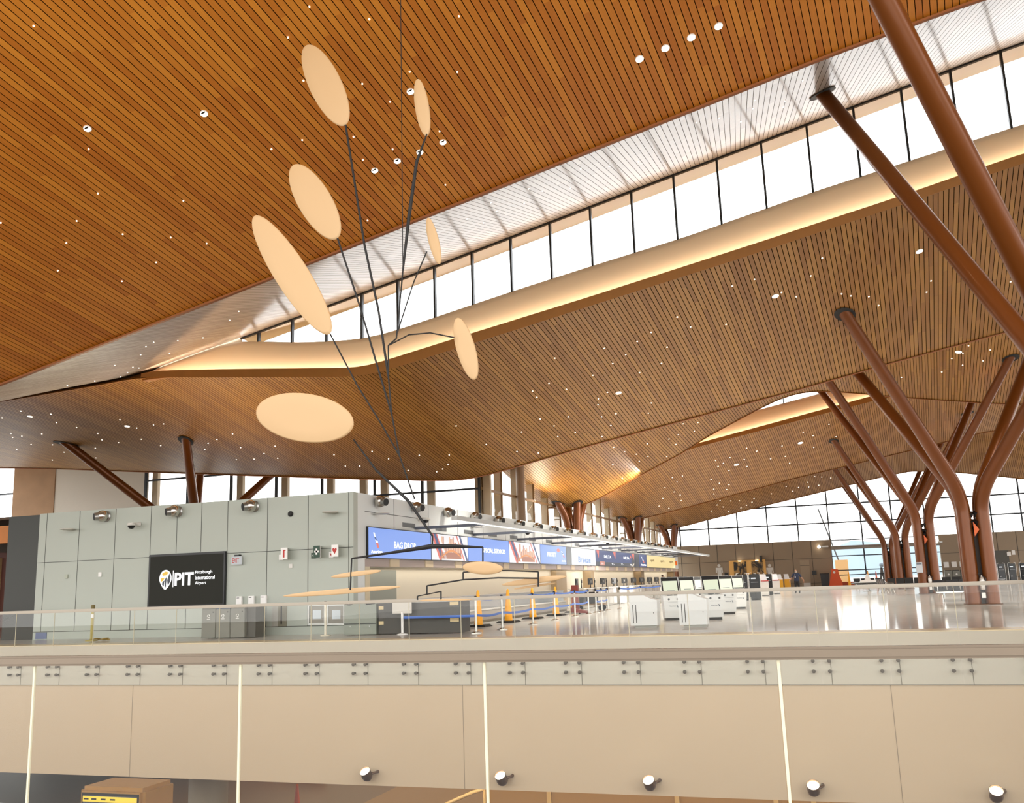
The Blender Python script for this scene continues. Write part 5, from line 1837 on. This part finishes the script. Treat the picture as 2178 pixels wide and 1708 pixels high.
# outside the end window
t = empty('survey_tripod', (5.2, 118, -.3), 'dark post figure with orange base outside the end window', 'post')
MB().tube([(4.9, 118, -.3), (5.2, 118, 1.9)], .12, 8).build('leg', kdark, t)
MB().tube([(5.5, 118, -.3), (5.2, 118, 1.9)], .12, 8).build('leg', kdark, t)
MB().ball((5.25, 118, 2.2), .28, 12, 8).build('head', mat('grey_blue', '#7e8a94', .5), t)
MB().box(4.7, 117.9, -.3, 5.0, 118.1, .4).box(5.4, 117.9, -.3, 5.7, 118.1, .4).build('base', orange, t, smooth=0)
t = empty('crane_boom', (.6, 125, 0), 'thin lattice crane boom seen through the end window', 'crane')
MB().tube([(1.6, 125, -.3), (-1.2, 126, 9.5)], .09, 8).build('boom', kdark, t)
MB().box(.2, 124, -.3, 1.7, 126, 3.0).build('cab', mat('crane_tan', '#c79a63', .6), t, smooth=0)

# ------------------------------------------------------------------ lower level seen below the fascia
t = empty('flight_display', (-19.2, 21.6, -6.5), 'large wood-toned flight information display on the lower level, lower left', 'display')
wd = mat('display_wood', '#9c7035', .5, noise=.15, nscale=3)
c0 = at_y(168, 1668, 21.4)
c1 = at_y(305, 1668, 21.4)
XA, XB = c0[0], c1[0]
ZT = -3.5
MB().bbox(XA, 21.4, -6.5, XB, 22.7, ZT, .10).build('housing', wd, t)
MB().box(XA + .12, 21.39, -5.6, XB - .12, 21.41, ZT - .14).build('bezel', black, t, smooth=0)
MB().box(XA + .17, 21.38, -5.5, XB - .17, 21.392, ZT - .2).build('screen', mat('fids_blue', '#2c3440', .3, emit='#2c3440', es=.5), t, smooth=0)
MB().box(XA + .17, 21.374, ZT - .36, XB - .17, 21.382, ZT - .22).build('heading', glow('fids_yellow', '#e7c03a', 1.0), t, smooth=0)
for k, x_ in enumerate((.2, .45, .75, 1.05)):
    MB().box(XA + x_, 21.371, ZT - .31, XA + x_ + .16, 21.375, ZT - .27).build('caption', blackm, t, smooth=0)
ln = 0
for r_ in range(10):
    z = ZT - .46 - .12 * r_
    for (x_, w_) in ((.19, .16), (.42, .13), (.58, .09), (.84, .13), (1.12, .1), (1.26, .08)):
        if XA + x_ + w_ < XB - .17:
            MB().box(XA + x_, 21.374, z, XA + x_ + w_, 21.38, z + .035).build('caption', glow('fids_white', '#dfe6ea', .8), t, smooth=0)
c = at_y(443, 1690, 27.5)
struct(MB().tube([(c[0], 27.5, -6.5), (c[0], 27.5, -3.45)], .62, 24).build('column', mat('column_tan', '#a8977c', .5), None))
c = at_z(632, 1672, -5.3)
dl = cone((c[0], c[1]), 'orange delineator standing on the lower level floor', 1.2, orange)
dl.location.z = -6.5
# low partitions and ramp in the lower hall
part = mat('partition_brown', '#8f6e42', .35)
pl = mat('partition_post', '#b79a6a', .4)
P0, P1 = at_y(1038, 1690, 26.5)[0], 12.0
t = empty('low_partition', (P0, 26.5, -6.5), 'brown glazed partition on the lower level under the fascia at right', 'partition')
MB().box(P0, 26.45, -6.5, P1, 26.5, -4.2).build('panel', part, t, smooth=0)
for px in (1168, 1440, 1650, 1730):
    X = at_y(px, 1700, 26.4)[0]
    MB().box(X - .06, 26.38, -6.5, X + .06, 26.46, -4.0).build('post', pl, t, smooth=0)
MB().box(P0, 26.4, -4.26, P1, 26.46, -4.2).build('top_rail', pl, t, smooth=0)
a, b_ = at_y(1030, 1678, 25.5), at_y(945, 1712, 25.5)
t = empty('ramp_rail', (a[0], 25.5, a[2]), 'pale curved handrail sloping down on the lower level', 'handrail')
MB().tube([a, a * .7 + b_ * .3 + np.array([0, 0, .03]), b_, b_ + (b_ - a)], .05, 10).build('rail', pl, t)
MB().tube([a + np.array([0, 0, -.01]), (a[0], 25.5, -6.5)], .04, 8).build('post', pl, t)
struct(MB().box(-17.5, 30, -6.49, -8.5, 58, -6.47).build('trim_15', mat('low_tan', '#9a7440', .4, noise=.1), None, smooth=0))
ob = mat('hoarding_orange', '#a9562a', .6, noise=.2, nscale=2)
c = at_z(640, 1690, -6.5)
for k in range(3):
    Y = 38 + 4 * k
    X = c[0] - 2 + 1.4 * k
    t = empty('site_barrier', (X, Y, -6.5), ['nearest', 'middle', 'farthest'][k] + ' low orange site barrier on the lower level floor', 'barrier')
    MB().box(X - 3.2, Y, -6.3, X + 1.2, Y + .1, -5.6).build('board', ob, t, smooth=0)
    for xx in (X - 3.0, X + 1.0):
        MB().box(xx - .05, Y - .25, -6.5, xx + .05, Y + .35, -6.3).build('foot', blackm, t, smooth=0)

# ------------------------------------------------------------------ recessed ceiling lights
def hit(px, py, a, b_):
    r = ray(px, py)
    Ya, Yb = K[a][0], K[b_][0]
    lo, hi = Ya / r[1], Yb / r[1]
    f_ = lambda s: (EYE + r * s)[2] - surf_z(a, b_, (EYE + r * s)[0], (EYE + r * s)[1])
    if f_(lo) > 0 or f_(hi) < 0:
        return None
    for _ in range(40):
        m_ = (lo + hi) / 2
        if f_(m_) > 0:
            hi = m_
        else:
            lo = m_
    return EYE + r * hi


def z3(x0, y0, f_, pts):
    return [(x0 + x / f_, y0 + y / f_) for x, y in pts]


Z1 = 2.866
A_S = z3(0, 0, Z1, [(1886, 40), (1755, 226), (1850, 491), (1842, 853), (1655, 908), (540, 908), (597, 1178), (1118, 1223), (467, 1346), (5, 1357), (2155, 834), (748, 1427), (205, 157)]) + \
    z3(0, 480, Z1, [(405, 105), (352, 273), (743, 338), (952, 223), (1041, 71), (1260, 108)]) + \
    z3(700, 0, Z1, [(245, 116), (791, 98), (781, 438), (491, 436), (202, 510), (371, 619), (148, 833), (387, 909), (206, 973), (673, 799), (709, 1126), (234, 1343)])
A_B = [(186, 273), (434, 241), (873, 194), (942, 302), (893, 323), (845, 342), (797, 362)]
A_F = [(1360, 125), (1415, 102), (1470, 79), (1528, 55)]
B_S = z3(0, 480, Z1, [(1455, 521), (1400, 576), (1237, 683), (1083, 700), (1033, 777), (936, 710), (889, 736), (857, 786), (699, 852), (810, 862), (846, 867), (777, 896), (736, 921), (577, 947), (410, 974)]) + \
    z3(1418, 0, Z1, [(180, 747), (320, 718), (452, 741), (525, 660), (535, 611), (720, 615), (710, 652), (828, 490)]) + z3(700, 0, Z1, [(840, 1333), (940, 1357), (985, 1235), (1020, 1287), (1188, 1238), (1217, 1150), (1300, 1163), (1534, 1027), (1470, 1145), (1707, 1013), (1886, 984)])
D_S = z3(700, 480, Z1, [(1375, 807), (1240, 1008), (1266, 1045), (1340, 960), (1446, 997), (1607, 911), (1677, 747), (1729, 839), (1808, 785), (1878, 705), (1963, 650), (2060, 740), (2121, 556), (2026, 838), (1892, 895), (1696, 1016), (1641, 1055), (1639, 1091), (1748, 1146), (1661, 1164), (1717, 1217), (1964, 1080), (1946, 1142), (1457, 1164), (1500, 1260), (1394, 1285), (1371, 1220), (1286, 1178), (1173, 1257), (958, 1333), (774, 1220), (1145, 1376), (1275, 1385), (1663, 1285), (732, 1397), (725, 1456), (692, 1483), (656, 1500), (482, 1491), (550, 1399), (363, 1421), (262, 1375), (187, 1465), (99, 1465), (30, 1396)]) + \
    z3(0, 480, Z1, [(127, 1130), (310, 1148), (344, 1200), (467, 1230), (731, 1183), (833, 1233), (936, 1214), (997, 1208), (596, 1266), (622, 1305), (723, 1322), (861, 1301), (980, 1340), (1418, 1269), (1322, 1303), (1269, 1326), (1249, 1364), (1467, 1352), (1610, 1388), (1441, 1426), (1549, 1422), (1693, 1417), (1677, 1343), (66, 1266), (77, 1290), (133, 1282), (190, 1333), (102, 1362), (255, 1269), (320, 1335), (391, 1380), (319, 1428), (493, 1373), (581, 1356), (585, 1415), (13, 1172)]) + \
    z3(1418, 480, Z1, [(65, 556), (145, 617), (362, 601), (400, 367), (535, 326), (700, 406), (790, 432), (878, 305), (948, 197), (1066, 415), (1122, 427), (1232, 432), (1291, 486), (1584, 405), (1611, 336), (2096, 342)])
D_B = z3(700, 480, Z1, [(1764, 1018)]) + z3(0, 480, Z1, [(184, 1161), (775, 1221)]) + z3(1418, 480, Z1, [(662, 428), (1540, 155)])
E_S = z3(1300, 800, 8.377, [(1279, 849), (1543, 829), (1481, 981), (1194, 1044), (1029, 1120), (1152, 1212), (640, 1206), (43, 1264)]) + z3(1000, 930, 4.735, [(1437, 272), (1532, 413), (1555, 145), (1446, 100), (1673, 170), (1790, 192), (1703, 243), (1980, 194), (1782, 66)]) + \
    z3(1880, 640, 3.8826, [(737, 332), (699, 370), (878, 405), (652, 437), (560, 475), (819, 495), (650, 530), (478, 587), (145, 631)])
E_B = z3(1880, 640, 3.8826, [(616, 421)])
G_S = z3(1500, 800, 5.3375, [(1405, 546), (1640, 565), (1112, 636), (1225, 674), (1484, 687), (1683, 675), (872, 792), (1232, 808), (469, 817), (585, 851), (909, 909), (742, 938), (958, 988), (443, 945), (474, 1025), (280, 924), (117, 957), (206, 988), (146, 1024), (268, 1073), (65, 1173), (160, 1214), (268, 1233), (96, 1282), (242, 1286), (97, 1337)]) + \
    z3(1000, 930, 4.735, [(2138, 390), (2036, 405), (2083, 450), (1961, 507), (2054, 550), (2115, 581), (1940, 615), (2125, 636), (1902, 692), (2001, 714)])
G_B = z3(1500, 800, 5.3375, [(1080, 757), (354, 1004)])
H_S = z3(1500, 800, 5.3375, [(1242, 1140), (1323, 1145), (1425, 1155), (1160, 1204), (1288, 1238), (1175, 1258), (1059, 1262), (918, 1254), (994, 1305), (750, 1336), (554, 1389), (531, 1430), (388, 1416), (289, 1416), (168, 1412), (134, 1463), (468, 1466), (405, 1496), (204, 1485), (266, 1534), (70, 1530)])
dot_m = mat('downlight_dot', '#ffffff', .4, emit='#fff3de', es=3.0)
dot_b = mat('downlight_big', '#ffffff', .4, emit='#fff3de', es=10.0)
flood = mat('flood_lens', '#ffffff', .4, emit='#ffe2b4', es=40.0)


def dots(pts, pair, r, m, name, label, group, unit=False):
    first_ = None
    for (px, py) in pts:
        P = hit(px, py, *pair)
        if P is None:
            continue
        e = .1
        gx_ = (surf_z(*pair, P[0] + e, P[1]) - surf_z(*pair, P[0] - e, P[1])) / (2 * e)
        gy_ = (surf_z(*pair, P[0], P[1] + e) - surf_z(*pair, P[0], P[1] - e)) / (2 * e)
        n_ = Vector((gx_, gy_, -1)).normalized()
        if first_ is None:
            first_ = MB().lathe((0, 0, 0), (0, 0, 1), [(r, -.02), (r, .012), (r * .8, .02), (.001, .02)], 12).build(name, m, None)
            o = first_
        else:
            o = first_.copy()
            COL.objects.link(o)
        o.location = tuple(P)
        o.rotation_euler = n_.to_track_quat('Z', 'Y').to_euler()
        tag(o, label, 'ceiling light', group)


dots(A_S, ('crest0', 'fold1'), .017, dot_m, 'downlight', 'tiny round downlight in the nearest orange slatted ceiling', 'downlights in the nearest ceiling')
dots(B_S, ('fold1', 'head1'), .019, dot_m, 'downlight', 'tiny downlight in the pale strip of ceiling beside the skylight windows', 'downlights beside the skylight')
dots(D_S, ('front1', 'fold2'), .026, dot_m, 'downlight', 'tiny downlight in the wide brown ceiling below the cream skylight shelf', 'downlights in the wide brown ceiling')
dots(E_S, ('front2', 'fold3'), .036, dot_m, 'downlight', 'tiny downlight in the ceiling strip just above the small far skylight', 'downlights above the far skylight')
dots(G_S, ('front3', 'fold4'), .045, dot_m, 'downlight', 'tiny downlight in the ceiling just below the small far skylight', 'downlights below the far skylight')
dots(H_S, ('front4', 'fold5'), .052, dot_m, 'downlight', 'tiny downlight in the farthest ceiling strip over the end windows', 'downlights in the farthest ceiling')


def big_light(px, py, pair, r, label, group=None, eyeball=False, m=None):
    P = hit(px, py, *pair)
    if P is None:
        return
    e = .1
    gx_ = (surf_z(*pair, P[0] + e, P[1]) - surf_z(*pair, P[0] - e, P[1])) / (2 * e)
    gy_ = (surf_z(*pair, P[0], P[1] + e) - surf_z(*pair, P[0], P[1] - e)) / (2 * e)
    n_ = np.array([gx_, gy_, -1.0])
    n_ /= np.linalg.norm(n_)
    t = empty('recessed_spotlight', P, label, 'ceiling light', group)
    MB().lathe(P, n_, [(r * 1.15, -.02), (r * 1.15, .02), (r, .025), (r, -.01)], 20).build('trim_ring', white, t)
    MB().lathe(P, n_, [(r, -.01), (r, .008), (.001, .008)], 20).build('lens', m or dot_b, t)
    if eyeball:
        o_ = P + n_ * .012
        uu = np.array([0, 1.0, 0]) - n_ * n_[1]
        uu /= np.linalg.norm(uu)
        ww = np.cross(n_, uu)
        MB().prism([(r * .75 * math.cos(k * PI / 8), r * .35 * math.sin(k * PI / 8) - r * .42) for k in range(16)], o_, ww, uu, n_, .004).build('baffle', black, t, smooth=0)


EY = ['eyeball spotlight at far left of the nearest orange ceiling', 'eyeball spotlight left of the highest cream paddle', 'highest eyeball spotlight of the group behind the mobile cable', 'rightmost eyeball spotlight of the row behind the mobile', 'second eyeball spotlight from the right of the row behind the mobile', 'second eyeball spotlight from the left of the row behind the mobile', 'leftmost eyeball spotlight of the row behind the mobile']
for (px, py), lab in zip(A_B, EY):
    big_light(px, py, ('crest0', 'fold1'), .075, lab, 'eyeball spotlights in the nearest ceiling', True)
FL4 = ['lowest and leftmost of the four glaring spotlights in a row', 'second from the left of the four glaring ceiling spotlights', 'third from the left of the four glaring ceiling spotlights', 'highest and rightmost of the four glaring spotlights in a row']
for (px, py), lab in zip(A_F, FL4):
    big_light(px, py, ('crest0', 'fold1'), .085, lab, 'four glaring ceiling spotlights', False, flood)
DL_ = ['larger oval ceiling light in the middle of the wide brown ceiling', 'larger ceiling light above the left leaning column top', 'larger ceiling light between the two left column tops', 'larger ceiling light left of the largest column branch top', 'larger ceiling light beside the upper right copper branch']
for (px, py), lab in zip(D_B, DL_):
    big_light(px, py, ('front1', 'fold2'), .11, lab, 'larger lights in the wide brown ceiling')
big_light(*E_B[0], ('front2', 'fold3'), .16, 'larger ceiling light left of the right column branch hole')
for p_, lab in zip(G_B, ('larger ceiling light below the far skylight, right one', 'larger ceiling light below the far skylight, left one')):
    big_light(*p_, ('front3', 'fold4'), .18, lab)


# ------------------------------------------------------------------ lamps
def area(name, loc, target, sx, sy, power, colr):
    l = bpy.data.lights.new(name, 'AREA')
    l.shape = 'RECTANGLE'
    l.size, l.size_y = sx, sy
    l.energy = power
    l.color = colr
    o = bpy.data.objects.new(name, l)
    COL.objects.link(o)
    o.location = loc
    d = Vector(target) - Vector(loc)
    o.rotation_euler = d.to_track_quat('-Z', 'Y').to_euler()
    return o


WARM = (1.0, .80, .56)
# warm fill added to lift the dark ceilings, hidden behind the wall parapets
area('ceiling_fill', (-22, 32, 4.55), (-20, 36, 9), 10, 3, 350, WARM)
area('ceiling_fill', (-25, 29.5, 4.55), (-25, 25, 9), 5, 1.5, 420, WARM)
for Y in (57, 73, 93):
    area('ceiling_fill', (-16.0, Y, 4.55), (-8, Y - 3, 10), 1.6, 5, 260, WARM)
area('bar_lamp', (-11.6, 61, 3.5), (-14.7, 61, 3.6), .3, 64, 2600, (1, .97, .94))
area('recess_fill', (-15.4, 62, 2.1), (-15.4, 62, 0), .5, 66, 170, (1, .93, .82))  # added fill under the recess soffit to brighten the counter back wall

# spots added on a regular grid to brighten the floor, apart from the modelled downlights
for Y in (37, 48, 57, 67, 78, 89):
    for X in (-11.5, -6.5, -1.5, 9.5):
        l = bpy.data.lights.new('floor_fill', 'SPOT')
        l.energy = 1500
        l.color = (1, .95, .87)
        l.spot_size = 1.9
        l.spot_blend = .6
        l.shadow_soft_size = .08
        o = bpy.data.objects.new('floor_fill', l)
        COL.objects.link(o)
        o.location = (X, Y, ceil_at(X, Y) - .12)
area('lower_fill', (-14, 40, -3.55), (-14, 40, -7), 26, 20, 900, (1, .74, .45))  # these area lights are added to warm the dark lower hall, without fittings
area('lower_fill', (4, 34, -3.55), (4, 34, -7), 14, 12, 350, (1, .74, .45))
area('lower_fill', (-1, 24.9, -3.6), (-1, 26.6, -5.2), 24, .4, 260, (1, .8, .55))  # added strip that brightens the partition face
